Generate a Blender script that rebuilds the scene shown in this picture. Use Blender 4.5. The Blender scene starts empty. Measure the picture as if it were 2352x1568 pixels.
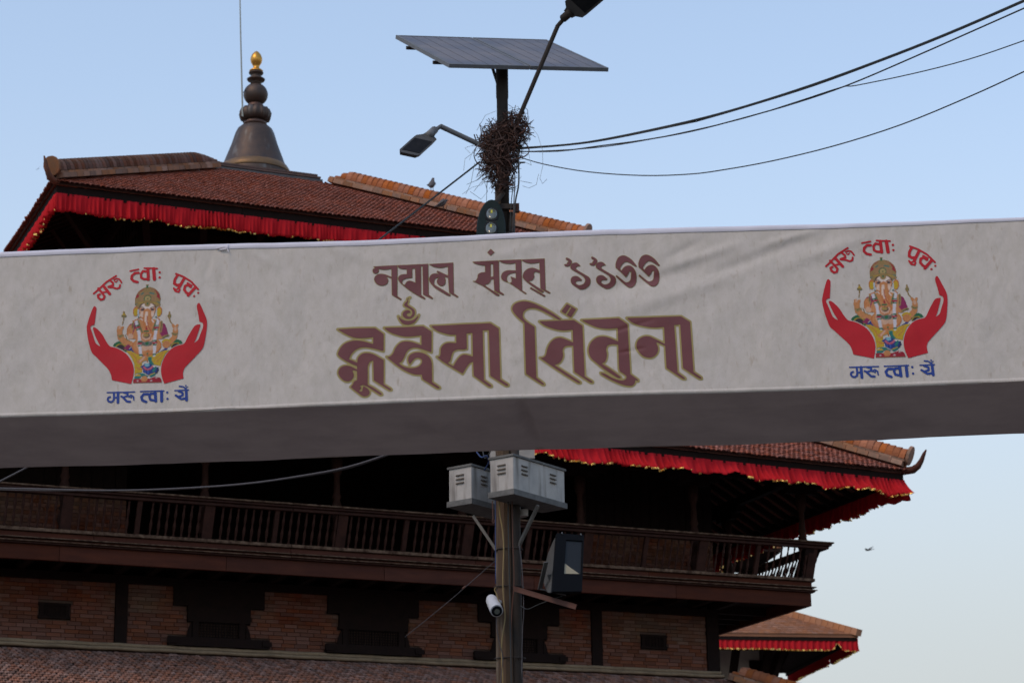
import bpy, math, random
import numpy as np
from mathutils import Vector, Matrix

random.seed(7)
RNG = np.random.default_rng(7)
SC = bpy.context.scene
COL = SC.collection

# ------------------------------------------------------------------ camera
F_PX = 5273.0                       # focal length for a picture 2352 units wide (50 mm on a 22.3 mm sensor)
PITCH, ROLL = math.radians(16.1), math.radians(0.78)
CAM = np.array([0.0, 0.0, 1.6])
_fw = np.array([0, math.cos(PITCH), math.sin(PITCH)])
_r0 = np.array([1.0, 0, 0]); _u0 = np.cross(_r0, _fw)
_R = math.cos(ROLL)*_r0 - math.sin(ROLL)*_u0
_U = math.sin(ROLL)*_r0 + math.cos(ROLL)*_u0
cam_data = bpy.data.cameras.new('camera')
cam = bpy.data.objects.new('camera', cam_data); COL.objects.link(cam)
cam_data.sensor_width = 22.3; cam_data.lens = 50.0
cam_data.clip_start = 0.1; cam_data.clip_end = 6000
cam_data.dof.use_dof = True; cam_data.dof.focus_distance = 17.4; cam_data.dof.aperture_fstop = 3.4
cam.matrix_world = Matrix(((_R[0], _U[0], -_fw[0], CAM[0]), (_R[1], _U[1], -_fw[1], CAM[1]),
                           (_R[2], _U[2], -_fw[2], CAM[2]), (0, 0, 0, 1)))
SC.camera = cam

# ------------------------------------------------------------------ light
SUN_ELEV, SUN_AZ = math.radians(46), math.radians(222)     # azimuth clockwise from +Y (the view direction)
world = bpy.data.worlds.new('World'); SC.world = world; world.use_nodes = True
nt = world.node_tree; nt.nodes.clear()
wo = nt.nodes.new('ShaderNodeOutputWorld'); bg = nt.nodes.new('ShaderNodeBackground')
sky = nt.nodes.new('ShaderNodeTexSky'); sky.sky_type = 'NISHITA'; sky.sun_disc = False
sky.sun_elevation = SUN_ELEV; sky.sun_rotation = SUN_AZ
sky.altitude = 1300; sky.air_density = 1.25; sky.dust_density = 1.6; sky.ozone_density = 0.3
bg.inputs['Strength'].default_value = 0.13
# the city's evening haze: the sky pales towards the horizon all the way round
geo = nt.nodes.new('ShaderNodeTexCoord'); sep = nt.nodes.new('ShaderNodeSeparateXYZ'); nt.links.new(geo.outputs['Generated'], sep.inputs[0])
hz = nt.nodes.new('ShaderNodeValToRGB'); hz.color_ramp.interpolation = 'B_SPLINE'
for i, (p, v) in enumerate(((0.0, 1.0), (.12, .97), (.19, .84), (.28, .52), (.38, .30), (.60, .14), (1.0, 0.08))):
    e = hz.color_ramp.elements[i] if i < 2 else hz.color_ramp.elements.new(p)
    e.position = p; e.color = (v, v, v, 1)
nt.links.new(sep.outputs['Z'], hz.inputs[0])
mxs = nt.nodes.new('ShaderNodeMix'); mxs.data_type = 'RGBA'; nt.links.new(hz.outputs[0], mxs.inputs['Factor'])
nt.links.new(sky.outputs[0], mxs.inputs['A']); mxs.inputs['B'].default_value = (2.36, 2.48, 2.48, 1)
nt.links.new(mxs.outputs['Result'], bg.inputs['Color']); nt.links.new(bg.outputs[0], wo.inputs['Surface'])
sd = bpy.data.lights.new('sun', 'SUN'); sd.energy = 0.52; sd.angle = math.radians(14); sd.color = (1.0, 0.72, 0.46)
sun = bpy.data.objects.new('sun', sd); COL.objects.link(sun)
_sv = Vector((math.cos(SUN_ELEV)*math.sin(SUN_AZ), math.cos(SUN_ELEV)*math.cos(SUN_AZ), math.sin(SUN_ELEV)))
sun.rotation_euler = _sv.to_track_quat('Z', 'Y').to_euler(); sun.location = (0, -10, 30)
SC.view_settings.view_transform = 'Standard'; SC.view_settings.look = 'None'
SC.view_settings.gamma = 1; SC.view_settings.use_curve_mapping = False
SC.view_settings.exposure = 0.96
SC.cycles.max_bounces = 6; SC.cycles.use_denoising = True

# ------------------------------------------------------------------ helpers
def ray(x, y):
    d = _fw*F_PX + _R*(x-1176) + _U*(784-y); return d/np.linalg.norm(d)
def at(x, y, dist):
    """survey point: where the sight line through picture position x, y stands dist metres away over the ground"""
    d = ray(x, y); return CAM + d*(dist/math.hypot(d[0], d[1]))

class MB:
    def __init__(s): s.v = []; s.f = []
    def add(s, vs, fs):
        n = len(s.v); s.v.extend([tuple(map(float, p)) for p in vs]); s.f.extend([tuple(i+n for i in f) for f in fs]); return s
    def box(s, x0, x1, y0, y1, z0, z1, M=None):
        vs = [(x0,y0,z0),(x1,y0,z0),(x1,y1,z0),(x0,y1,z0),(x0,y0,z1),(x1,y0,z1),(x1,y1,z1),(x0,y1,z1)]
        if M is not None: vs = [M(p) for p in vs]
        return s.add(vs, [(0,3,2,1),(4,5,6,7),(0,1,5,4),(1,2,6,5),(2,3,7,6),(3,0,4,7)])
    def hexa(s, vs):
        return s.add(vs, [(0,3,2,1),(4,5,6,7),(0,1,5,4),(1,2,6,5),(2,3,7,6),(3,0,4,7)])
    def obox(s, o, a, b, c):
        o, a, b, c = map(np.asarray, (o, a, b, c))
        return s.hexa([o, o+a, o+a+b, o+b, o+c, o+a+c, o+a+b+c, o+b+c])
    def bar(s, p, q, w, h, up=(0,0,1)):
        p, q = np.asarray(p, float), np.asarray(q, float); d = q-p; d /= np.linalg.norm(d)
        side = np.cross(d, up); side /= max(1e-9, np.linalg.norm(side)); u = np.cross(side, d)
        return s.obox(p-side*w/2-u*h/2, side*w, q-p, u*h)
    def tube(s, pts, rad, n=6, cap=True, flat=1.0):
        pts = [np.asarray(p, float) for p in pts]; m = len(pts)
        rad = [rad]*m if np.isscalar(rad) else list(rad)
        T = []
        for i in range(m):
            d = pts[min(i+1, m-1)]-pts[max(i-1, 0)]; T.append(d/max(1e-9, np.linalg.norm(d)))
        ref = np.array([0, 0, 1.0]) if abs(T[0][2]) < .9 else np.array([1.0, 0, 0])
        a = np.cross(T[0], ref); a /= np.linalg.norm(a)
        vs = []
        for i in range(m):
            a = a-T[i]*(a@T[i]); a /= np.linalg.norm(a); b = np.cross(T[i], a)
            for k in range(n):
                t = 2*math.pi*k/n; vs.append(pts[i]+rad[i]*(math.cos(t)*a+flat*math.sin(t)*b))
        fs = [(i*n+k, i*n+(k+1) % n, (i+1)*n+(k+1) % n, (i+1)*n+k) for i in range(m-1) for k in range(n)]
        if cap: fs += [tuple(range(n-1, -1, -1)), tuple((m-1)*n+k for k in range(n))]
        return s.add(vs, fs)
    def lathe(s, prof, n=24, c=(0,0,0), lobes=0, amp=0.0):
        vs = []; m = len(prof)
        for r, z in prof:
            for k in range(n):
                t = 2*math.pi*k/n; rr = r*(1+amp*abs(math.cos(lobes*t/2))) if lobes else r
                vs.append((c[0]+rr*math.cos(t), c[1]+rr*math.sin(t), c[2]+z))
        fs = [(i*n+k, i*n+(k+1) % n, (i+1)*n+(k+1) % n, (i+1)*n+k) for i in range(m-1) for k in range(n)]
        fs += [tuple(range(n-1, -1, -1)), tuple((m-1)*n+k for k in range(n))]
        return s.add(vs, fs)
    def prism(s, poly, axis_o, ax, ay, az):
        """polygon (x, y) in the plane ax, ay at axis_o, extruded by az"""
        o, ax, ay, az = map(np.asarray, (axis_o, ax, ay, az)); n = len(poly)
        vs = [o+ax*x+ay*y for x, y in poly]+[o+ax*x+ay*y+az for x, y in poly]
        return s.add(vs, [tuple(range(n-1, -1, -1)), tuple(range(n, 2*n))]+[(i, (i+1) % n, n+(i+1) % n, n+i) for i in range(n)])
    def mesh(s, name, mat, smooth=False):
        me = bpy.data.meshes.new(name); me.from_pydata(s.v, [], s.f); me.update()
        if mat: me.materials.append(mat)
        if smooth: me.shade_smooth() if hasattr(me, 'shade_smooth') else [setattr(p, 'use_smooth', True) for p in me.polygons]
        return me
    def obj(s, name, mat, parent=None, smooth=False, loc=None):
        return link(name, s.mesh(name, mat, smooth), parent, loc)

def link(name, me, parent=None, loc=None, rot=None):
    o = bpy.data.objects.new(name, me); COL.objects.link(o)
    if parent: o.parent = parent
    if loc is not None: o.location = tuple(map(float, loc))
    if rot is not None: o.rotation_euler = rot
    return o
def tag(o, label, cat, group=None):
    o['label'] = label; o['category'] = cat
    if group: o['group'] = group
    return o
def thing(name, label, cat, loc=(0,0,0), rz=0, group=None):
    o = bpy.data.objects.new(name, None); COL.objects.link(o); o.location = tuple(map(float, loc)); o.rotation_euler = (0, 0, rz)
    o.empty_display_size = .2
    return tag(o, label, cat, group)
def stuff(o): o['kind'] = 'stuff'; return o

# ------------------------------------------------------------------ materials
def mat(name, col, rough=.8, col2=None, scale=6.0, amt=.6, metal=0.0, bump=0.0, bscale=40.0, spec=.5, rnd=0.0,
        stretch=(1, 1, 1), streak=None, detail=6.0, vcol=False, trans=0.0, sheen=0.0, dist=0.0):
    m = bpy.data.materials.new(name); m.use_nodes = True; t = m.node_tree; N = t.nodes; Lk = t.links
    b = N['Principled BSDF']; b.inputs['Roughness'].default_value = rough; b.inputs['Metallic'].default_value = metal
    b.inputs['Specular IOR Level'].default_value = spec
    if sheen: b.inputs['Sheen Weight'].default_value = sheen
    tc = N.new('ShaderNodeTexCoord'); mp = N.new('ShaderNodeMapping'); mp.inputs['Scale'].default_value = stretch
    Lk.new(tc.outputs['Object'], mp.inputs[0])
    if vcol:
        at_ = N.new('ShaderNodeAttribute'); at_.attribute_name = 'paint'; cur = at_.outputs['Color']
    else:
        rgb = N.new('ShaderNodeRGB'); rgb.outputs[0].default_value = (*col, 1); cur = rgb.outputs[0]
    if col2:
        no = N.new('ShaderNodeTexNoise'); no.inputs['Scale'].default_value = scale; no.inputs['Detail'].default_value = detail
        no.inputs['Roughness'].default_value = .65
        Lk.new(mp.outputs[0], no.inputs['Vector'])
        rp = N.new('ShaderNodeValToRGB'); rp.color_ramp.elements[0].position = .38; rp.color_ramp.elements[1].position = .66
        Lk.new(no.outputs[0], rp.inputs[0])
        mu = N.new('ShaderNodeMath'); mu.operation = 'MULTIPLY'; mu.inputs[1].default_value = amt; Lk.new(rp.outputs[0], mu.inputs[0])
        mx = N.new('ShaderNodeMix'); mx.data_type = 'RGBA'; Lk.new(mu.outputs[0], mx.inputs['Factor'])
        Lk.new(cur, mx.inputs['A']); mx.inputs['B'].default_value = (*col2, 1); cur = mx.outputs['Result']
    if streak:                               # (colour, scale xyz, amount, threshold)
        sc_, ss, sa, sth = streak
        m2 = N.new('ShaderNodeMapping'); m2.inputs['Scale'].default_value = ss; Lk.new(tc.outputs['Object'], m2.inputs[0])
        n2 = N.new('ShaderNodeTexNoise'); n2.inputs['Scale'].default_value = 1; n2.inputs['Detail'].default_value = 5
        Lk.new(m2.outputs[0], n2.inputs['Vector'])
        r2 = N.new('ShaderNodeMapRange'); r2.inputs['From Min'].default_value = sth; r2.inputs['From Max'].default_value = sth+.15
        r2.inputs['To Max'].default_value = sa; Lk.new(n2.outputs[0], r2.inputs['Value'])
        mx = N.new('ShaderNodeMix'); mx.data_type = 'RGBA'; Lk.new(r2.outputs[0], mx.inputs['Factor'])
        Lk.new(cur, mx.inputs['A']); mx.inputs['B'].default_value = (*sc_, 1); cur = mx.outputs['Result']
    if rnd:                                  # pieces of one kind differ from each other
        g = N.new('ShaderNodeNewGeometry'); oi = N.new('ShaderNodeObjectInfo'); ad = N.new('ShaderNodeMath'); ad.operation = 'ADD'
        Lk.new(g.outputs['Random Per Island'], ad.inputs[0]); Lk.new(oi.outputs['Random'], ad.inputs[1])
        fr = N.new('ShaderNodeMath'); fr.operation = 'FRACT'; Lk.new(ad.outputs[0], fr.inputs[0])
        hs = N.new('ShaderNodeHueSaturation'); mr = N.new('ShaderNodeMapRange'); mr.inputs['To Min'].default_value = 1-rnd; mr.inputs['To Max'].default_value = 1+rnd
        Lk.new(fr.outputs[0], mr.inputs['Value']); Lk.new(mr.outputs[0], hs.inputs['Value'])
        f2 = N.new('ShaderNodeMath'); f2.operation = 'MULTIPLY'; f2.inputs[1].default_value = 7.31; Lk.new(fr.outputs[0], f2.inputs[0])
        f3 = N.new('ShaderNodeMath'); f3.operation = 'FRACT'; Lk.new(f2.outputs[0], f3.inputs[0])
        m3 = N.new('ShaderNodeMapRange'); m3.inputs['To Min'].default_value = 1-rnd*.7; m3.inputs['To Max'].default_value = 1+rnd*.5
        Lk.new(f3.outputs[0], m3.inputs['Value']); Lk.new(m3.outputs[0], hs.inputs['Saturation'])
        Lk.new(cur, hs.inputs['Color']); cur = hs.outputs[0]
    Lk.new(cur, b.inputs['Base Color'])
    if bump:
        nb = N.new('ShaderNodeTexNoise'); nb.inputs['Scale'].default_value = bscale; nb.inputs['Detail'].default_value = 6; nb.inputs['Distortion'].default_value = dist
        Lk.new(mp.outputs[0], nb.inputs['Vector'])
        bp = N.new('ShaderNodeBump'); bp.inputs['Strength'].default_value = 1; bp.inputs['Distance'].default_value = bump
        Lk.new(nb.outputs[0], bp.inputs['Height']); Lk.new(bp.outputs[0], b.inputs['Normal'])
    return m

M = {}
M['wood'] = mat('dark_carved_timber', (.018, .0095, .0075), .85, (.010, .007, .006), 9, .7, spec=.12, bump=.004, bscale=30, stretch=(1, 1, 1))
M['rail'] = mat('weathered_rail_timber', (.055, .023, .016), .8, (.022, .010, .008), 7, .7, spec=.15, bump=.003, bscale=35)
M['fascia'] = mat('red_brown_fascia_board', (.085, .024, .012), .75, (.045, .014, .009), 3, .7, spec=.15, bump=.002, bscale=25, rnd=.12, stretch=(.6, 1, 3))
M['ledge'] = mat('highlit_timber_ledge', (.060, .033, .022), .9, (.25, .165, .11), 11, .8, spec=.1, bump=.003, bscale=40)  # tan speckle carries the highlights along ledges and rails in its colour
M['brick'] = mat('old_facing_brick', (.160, .052, .031), .95, (.150, .096, .064), 1.1, .9, bump=.004, bscale=60, rnd=.22, spec=.1)
M['mortar'] = mat('mud_mortar', (.105, .060, .042), .95, (.08, .048, .034), 8, .7, bump=.004, bscale=50)
M['tile'] = mat('small_clay_roof_tile', (.290, .098, .064), .95, (.205, .080, .058), 1.6, .65, spec=.1, bump=.003, bscale=60, rnd=.20,
                streak=((.24, .15, .12), (9, 9, 9), .5, .60))
M['tilelow'] = mat('dusty_clay_roof_tile', (.265, .130, .090), .95, (.185, .098, .074), 1.8, .65, bump=.003, bscale=60, rnd=.36,
                   streak=((.30, .20, .15), (7, 7, 7), .5, .58))
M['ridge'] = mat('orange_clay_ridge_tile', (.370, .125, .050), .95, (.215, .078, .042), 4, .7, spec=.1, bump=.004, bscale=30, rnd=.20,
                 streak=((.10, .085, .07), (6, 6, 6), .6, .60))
M['ridgeshade'] = mat('shaded_lichened_ridge_tile', (.160, .068, .045), .95, (.105, .080, .060), 5, .8, spec=.1, bump=.004, bscale=30, rnd=.32,
                     streak=((.25, .21, .16), (5, 5, 5), .55, .60))  # darker copy of the ridge tile: left hip's shade put into its colour
M['ridgebrick'] = mat('ridge_base_brick', (.33, .150, .080), .95, (.19, .125, .08), 5, .8, bump=.004, bscale=50, rnd=.3)
M['cornice'] = mat('pale_plaster_moulding', (.29, .205, .122), .95, (.17, .12, .072), 6, .8, bump=.006, bscale=30)
M['red'] = mat('red_pleated_cloth', (.50, .015, .022), .85, (.38, .010, .016), 5, .6, spec=.12, stretch=(1, 1, .3))
M['gold'] = mat('gold_sequin_trim', (.78, .52, .16), .32, (.55, .34, .08), 30, .6, metal=1, bump=.010, bscale=55)
M['bronze'] = mat('dark_bronze', (.090, .060, .045), .55, (.060, .046, .040), 7, .8, metal=.55, bump=.002, bscale=30,
                  streak=((.20, .20, .19), (6, 6, .8), .55, .57))
M['gilt'] = mat('gilded_copper', (.70, .36, .07), .38, (.50, .24, .05), 9, .6, metal=.9, bump=.001, bscale=30)
M['brass'] = mat('tarnished_brass_band', (.20, .115, .045), .5, (.12, .075, .05), 9, .7, metal=.5)
M['lead'] = mat('dark_lead_sheet', (.060, .060, .064), .6, (.10, .095, .09), 6, .7, metal=.2)
M['copperedge'] = mat('copper_ledge', (.12, .062, .045), .5, (.06, .045, .04), 8, .7, metal=.4, bump=.002)
M['farridge'] = mat('sunlit_far_ridge', (.42, .20, .105), .95, (.30, .13, .07), 2, .7, spec=.1, rnd=.1)
M['fartile'] = mat('far_roof_tile', (.31, .145, .080), .95, (.23, .105, .062), 1.2, .7, spec=.1, rnd=.15)
M['white'] = mat('whitewashed_wall', (.70, .62, .52), .95, (.52, .45, .37), 2, .6)
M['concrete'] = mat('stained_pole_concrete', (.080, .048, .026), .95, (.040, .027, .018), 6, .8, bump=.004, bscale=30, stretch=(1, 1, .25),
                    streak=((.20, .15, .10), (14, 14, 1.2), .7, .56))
M['steel'] = mat('dark_steel_pole', (.028, .023, .019), .85, (.050, .034, .025), 8, .7, metal=.2, bump=.002, stretch=(1, 1, .3))
M['galv'] = mat('galvanised_tube', (.15, .155, .16), .6, (.10, .10, .10), 12, .6, metal=.1)
M['rod'] = mat('pale_rod', (.30, .33, .30), .6)
M['darkmetal'] = mat('black_lamp_casting', (.011, .012, .014), .7, (.022, .022, .023), 14, .6, spec=.12)
M['cellline'] = mat('cell_wiring', (.085, .080, .085), .6)
M['lampgreen'] = mat('green_black_lamp_casting', (.008, .015, .014), .7, (.014, .021, .020), 14, .6, spec=.12)
M['lampgrey'] = mat('grey_lamp_casting', (.075, .072, .066), .6, (.05, .048, .045), 12, .7)
M['box'] = mat('pale_grey_painted_sheet', (.40, .365, .325), .6, (.28, .265, .245), 4, .8, metal=.1, bump=.001, bscale=20,
               streak=((.12, .10, .08), (11, 11, 1.0), .8, .54))
M['boxrim'] = mat('dark_sheet_rim', (.13, .125, .115), .8, (.07, .066, .06), 9, .8, streak=((.45, .44, .42), (30, 30, 2), .6, .66))  # rims, base slabs and lid darker than the cabinet body
M['slot'] = mat('rusty_louvre', (.060, .045, .030), .8, (.10, .07, .04), 20, .5)
M['brace'] = mat('weathered_brace', (.15, .135, .115), .7, (.08, .07, .06), 14, .7, metal=.3)
M['rust'] = mat('rusty_angle_iron', (.095, .036, .022), .85, (.08, .04, .03), 12, .7)
M['cable'] = mat('black_cable', (.020, .022, .020), .6)
M['cablegrey'] = mat('grey_cable', (.075, .068, .072), .8, (.045, .042, .045), 20, .5)
M['cableyellow'] = mat('yellow_cable', (.26, .18, .06), .6, (.16, .11, .05), 10, .6)
M['cableblue'] = mat('blue_cable', (.015, .035, .12), .6)
M['wirepale'] = mat('pale_wire', (.30, .36, .38), .6)
M['twig'] = mat('rusty_wire_twigs', (.080, .038, .027), .9, (.045, .024, .018), 9, .6, rnd=.35)
M['plasticwhite'] = mat('white_plastic', (.50, .50, .51), .5, (.45, .44, .43), 14, .5)
M['blackgloss'] = mat('black_plastic', (.006, .007, .009), .7, spec=.06)
M['pigeon'] = mat('grey_pigeon_feathers', (.105, .09, .085), .8, (.05, .045, .045), 30, .6)
M['birddark'] = mat('dark_kite_feathers', (.035, .03, .028), .8)
M['ground'] = mat('worn_brick_paving', (.105, .080, .066), .9, (.075, .062, .053), .8, .7, bump=.004, bscale=20)
M['cloth'] = mat('grimy_white_banner_vinyl', (.555, .505, .455), .75, (.475, .435, .375), 16, .75, bump=.009, bscale=4.5, detail=10, dist=1.3, spec=.3,
                 streak=((.34, .27, .19), (34, 34, 12.0), .5, .61), stretch=(1, 1, .6))
M['clothedge'] = mat('lit_folded_banner_edge', (.62, .60, .66), .6, (.52, .50, .54), 6, .5)  # paler than the cloth: light on the upward fold put into the colour
M['underside'] = mat('grey_banner_lining', (.66, .60, .575), .9, (.50, .45, .44), 1.6, .8, spec=.2, bump=.02, bscale=1.7)
M['print'] = mat('maroon_print', (.150, .040, .040), .42, (.118, .032, .033), 5, .5, bump=.004, bscale=5, spec=.35)
M['goldprint'] = mat('olive_gold_print', (.33, .265, .10), .6, (.29, .23, .085), 6, .5, spec=.25)
M['redprint'] = mat('red_print', (.47, .010, .018), .55, (.39, .010, .016), 5, .6, bump=.003, bscale=5, spec=.25)
M['blueprint'] = mat('blue_print', (.018, .050, .25), .55, (.025, .048, .19), 6, .5, spec=.25)
M['figure'] = mat('colour_print', (1, 1, 1), .6, vcol=True, spec=.25)

def glass(name, col, rough=.1):
    m = mat(name, col, rough); b = m.node_tree.nodes['Principled BSDF']; b.inputs['Coat Weight'].default_value = .6; b.inputs['Coat Roughness'].default_value = .05
    return m
M['panel'] = mat('dusty_solar_cells', (.040, .042, .055), .42, spec=.45)
def solar_material():
    m = M['panel']; t = m.node_tree; N = t.nodes; Lk = t.links; b = N['Principled BSDF']
    tc = N.new('ShaderNodeTexCoord'); no = N.new('ShaderNodeTexNoise'); no.inputs['Scale'].default_value = 1.7; no.inputs['Detail'].default_value = 7
    Lk.new(tc.outputs['Object'], no.inputs['Vector'])
    rp = N.new('ShaderNodeValToRGB'); e = rp.color_ramp.elements; e[0].position = .35; e[0].color = (.060, .063, .082, 1); e[1].position = .7; e[1].color = (.155, .128, .115, 1)
    Lk.new(no.outputs[0], rp.inputs[0]); Lk.new(rp.outputs[0], b.inputs['Base Color'])
solar_material()
M['lens'] = glass('clear_lamp_lens', (.10, .11, .09), .08)
M['floodpane'] = mat('lamp_pane', (.016, .017, .018), .3, spec=.25)
M['warmpatch'] = mat('warm_pane_patch', (.33, .285, .19), .7)
M['ledyellow'] = mat('yellow_led_chip', (.45, .42, .05), .5)
M['reflector'] = mat('lamp_reflector', (.42, .40, .36), .18, metal=.9)
M['floodglass'] = glass('dark_lamp_glass', (.045, .048, .048), .06)

# ------------------------------------------------------------------ ground and sky
g = MB(); g.add([(-900, -900, 0), (900, -900, 0), (900, 900, 0), (-900, 900, 0)], [(0, 1, 2, 3)])
go = g.obj('ground', M['ground']); go['kind'] = 'structure'

# ------------------------------------------------------------------ the tiered temple
TO = at(820, 1504, 37.0); TO[2] = 0
temple = thing('temple', 'large brick and timber pagoda temple with red valances under its tiled roofs', 'temple', TO, math.radians(23))
CX, CY, HW = 0.03, 6.51, 6.51          # middle of the plan and half the width of the walls

# side frames: tangent, outward normal
SIDES = {'front': ((1, 0), (0, -1)), 'right': ((0, 1), (1, 0)), 'back': ((-1, 0), (0, 1)), 'left': ((0, -1), (-1, 0))}
def SF(side):
    (tx, ty), (nx, ny) = SIDES[side]
    return lambda p: (CX+p[0]*tx+p[1]*nx, CY+p[0]*ty+p[1]*ny, p[2])     # p = (along, out, z)

wall = MB()
wall.box(CX-HW+.03, CX+HW-.03, .03, 2*HW-.03, 0, 6.9)
wall.box(CX-HW+.03, CX+HW-.03, .03, .35, 6.9, 8.05)                      # storey behind the windows
wall.box(CX-HW+.03, CX-HW+.35, .36, 2*HW-.03, 6.9, 8.05); wall.box(CX+HW-.35, CX+HW-.03, .36, 2*HW-.03, 6.9, 8.05)
wall.box(CX-HW+.36, CX+HW-.36, 2*HW-.35, 2*HW-.03, 6.9, 8.05)
wall = wall.obj('wall', M['mortar'], temple)

# --- brick-by-brick face of the storey under the balcony
WIN = [(-2.31, .86, 1.02, 1.48, 1.63), (.27, 1.06, 1.18, 1.56, 1.62), (2.83, .84, 1.00, 1.46, 1.62)]   # centre, body, step, top, sill
POSTS_X = [-3.87, 4.26, 6.44, -6.38]
VENTS = [-4.91, 5.33]
def blocked(x0, x1, z0, z1):
    R = []
    for c, b, s_, t_, si in WIN:
        R += [(c-t_/2, c+t_/2, 7.69, 8.1), (c-s_/2, c+s_/2, 7.44, 7.69), (c-b/2, c+b/2, 7.0, 7.44), (c-si/2, c+si/2, 7.05, 7.19)]
    for p in POSTS_X: R.append((p-.10, p+.10, 6.9, 8.1))
    for p in VENTS: R.append((p-.25, p+.25, 7.38, 7.62))
    return [r for r in R if x0 < r[1]-.004 and x1 > r[0]+.004 and z0 < r[3]-.01 and z1 > r[2]+.01]
bricks = []
z = 7.045; row = 0
while z < 8.03:
    x = CX-HW+.01-(.11 if row % 2 else 0)
    while x < CX+HW:
        L = .215+random.uniform(-.008, .008); a, b_ = max(x, CX-HW+.005), min(x+L, CX+HW-.005)
        for r in blocked(a, b_, z, z+.056):
            if a >= r[0]-.001 and b_ <= r[1]+.001: b_ = a
            elif a < r[0] and b_ > r[1]: b_ = r[0]-.004
            elif a < r[0]: b_ = min(b_, r[0]-.004)
            else: a = max(a, r[1]+.004)
        if b_-a > .03: bricks.append((a, b_, z, row))
        x += L+.006
    z += .0625; row += 1
bricks.sort(key=lambda t: t[3]*10+t[0]*.4 if t[0] > -6.2 else 1e9)
wallbits = MB()
for i, (a, b_, z0, r_) in enumerate(bricks):
    y = random.uniform(-.008, .004)
    if i < 300:
        m_ = MB(); w_ = (b_-a)/2
        m_.hexa([(-w_+.003, .0, 0), (w_, .0, 0), (w_, .05, 0), (-w_, .05, 0), (-w_, 0, .056), (w_-.002, .001, .055), (w_, .05, .056), (-w_, .05, .056)])
        m_.obj('brick', M['brick'], wall, loc=((a+b_)/2, y, z0))
    else: wallbits.box(a, b_, y, .045, z0, z0+.056)
# upper storey brickwork seen between the balusters, and the flank
def brick_panel(mb, fn, t0, t1, z0, z1, out):
    z = z0; r = 0
    while z+.05 < z1:
        x = t0-(.11 if r % 2 else 0)
        while x < t1:
            L = .215; a, b_ = max(x, t0), min(x+L, t1)
            if b_-a > .04:
                j = random.uniform(0, .01); mb.box(a, b_, out-.03, out+j, z, z+.056, fn)
            x += L+.006
        z += .0625; r += 1
brick_panel(wallbits, SF('front'), -6.50, -3.88, 8.42, 9.30, HW)
brick_panel(wallbits, SF('front'), 4.10, 6.50, 8.42, 9.30, HW)
brick_panel(wallbits, SF('right'), -6.45, 6.45, 7.04, 8.03, HW+.0)
stuff(wallbits.obj('brickwork', M['brick'], temple))
up = MB()
up.box(CX-HW+.03, CX-3.88, .03, .33, 8.40, 11.0); up.box(CX+4.10, CX+HW-.03, .03, .33, 8.40, 11.0)
up.box(CX-HW+.03, CX-HW+.3, .34, 2*HW-.03, 8.40, 11.0); up.box(CX+HW-.3, CX+HW-.03, .34, 2*HW-.03, 8.40, 11.0)
up.obj('upper_wall', M['mortar'], temple)
for a_, b_ in ((-6.50, -3.88), (4.10, 6.50)):      # dark boards added above the brick, standing in for the eave's shade
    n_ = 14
    for k in range(n_): MB().box(a_+(b_-a_)*k/n_+.004, a_+(b_-a_)*(k+1)/n_-.004, HW-.028, HW+.012+.008*(k % 2), 9.312, 10.95, SF('front')).obj('eave_shade_board', M['wood'], temple)
bk = MB(); bk.box(CX-HW+.31, CX+HW-.31, 3.2, 3.35, 8.42, 11.3); bk.obj('inner_partition', M['wood'], temple)
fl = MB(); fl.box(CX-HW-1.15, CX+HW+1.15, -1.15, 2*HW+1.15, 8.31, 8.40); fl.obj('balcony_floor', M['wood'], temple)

# --- timber posts in the wall
for p in POSTS_X:
    MB().box(-.095, .095, -.035, .04, 7.045, 8.05).obj('wall_post', M['wood'], temple, loc=(p, 0, 0))
MB().box(CX+HW-.02, CX+HW+.035, -.034, .16, 7.045, 8.05).obj('wall_post', M['wood'], temple)

# --- stepped windows
for c, b, s_, t_, si in WIN:
    f = MB()
    f.box(-t_/2, t_/2, -.05, .03, 7.69, 8.048); f.box(-s_/2, s_/2, -.062, .03, 7.44, 7.69)
    f.box(-b/2, -b/2+.10, -.055, .03, 7.19, 7.44); f.box(b/2-.10, b/2, -.055, .03, 7.19, 7.44)
    fo = f.obj('window', M['wood'], temple, loc=(c, 0, 0))
    s = MB(); s.box(-si/2, si/2, -.11, .03, 7.05, 7.19); s.box(-si/2-.03, -si/2+.12, -.13, -.11, 7.08, 7.16); s.box(si/2-.12, si/2+.03, -.13, -.11, 7.08, 7.16)
    s.obj('sill', M['wood'], fo)
    l = MB(); n = int((b-.2)/.045)
    for k in range(n+1): x = -b/2+.10+(b-.2)*k/n; l.box(x-.008, x+.008, -.035, -.015, 7.19, 7.44)
    for k in range(6): l.box(-b/2+.10, b/2-.10, -.012, .0, 7.21+k*.042, 7.222+k*.042)
    l.obj('lattice', M['wood'], fo)
    for q in (-1, 1):
        h_ = MB(); h_.prism([(0, 0), (.16, 0), (.12, .1), (.04, .2), (0, .22)], (q*(b/2+.012), -.02, 7.20), (q*.5, 0, 0), (0, 0, 1), (0, -.03, 0)); h_.obj('side_bracket', M['wood'], fo)
for p in VENTS:
    v = MB(); v.box(-.25, .25, -.03, .03, 7.38, 7.42); v.box(-.25, .25, -.03, .03, 7.58, 7.62); v.box(-.23, -.17, -.028, .03, 7.42, 7.58); v.box(.17, .23, -.028, .03, 7.42, 7.58)
    vo = v.obj('small_window', M['wood'], temple, loc=(p, 0, 0))
    MB().box(-.17, .17, -.004, .01, 7.42, 7.58).obj('dark_opening', M['wood'], vo)
    b3 = MB(); [b3.box(-.15+k*.06, -.135+k*.06, -.02, -.006, 7.42, 7.58) for k in range(6)]; b3.obj('lattice', M['wood'], vo)

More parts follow.
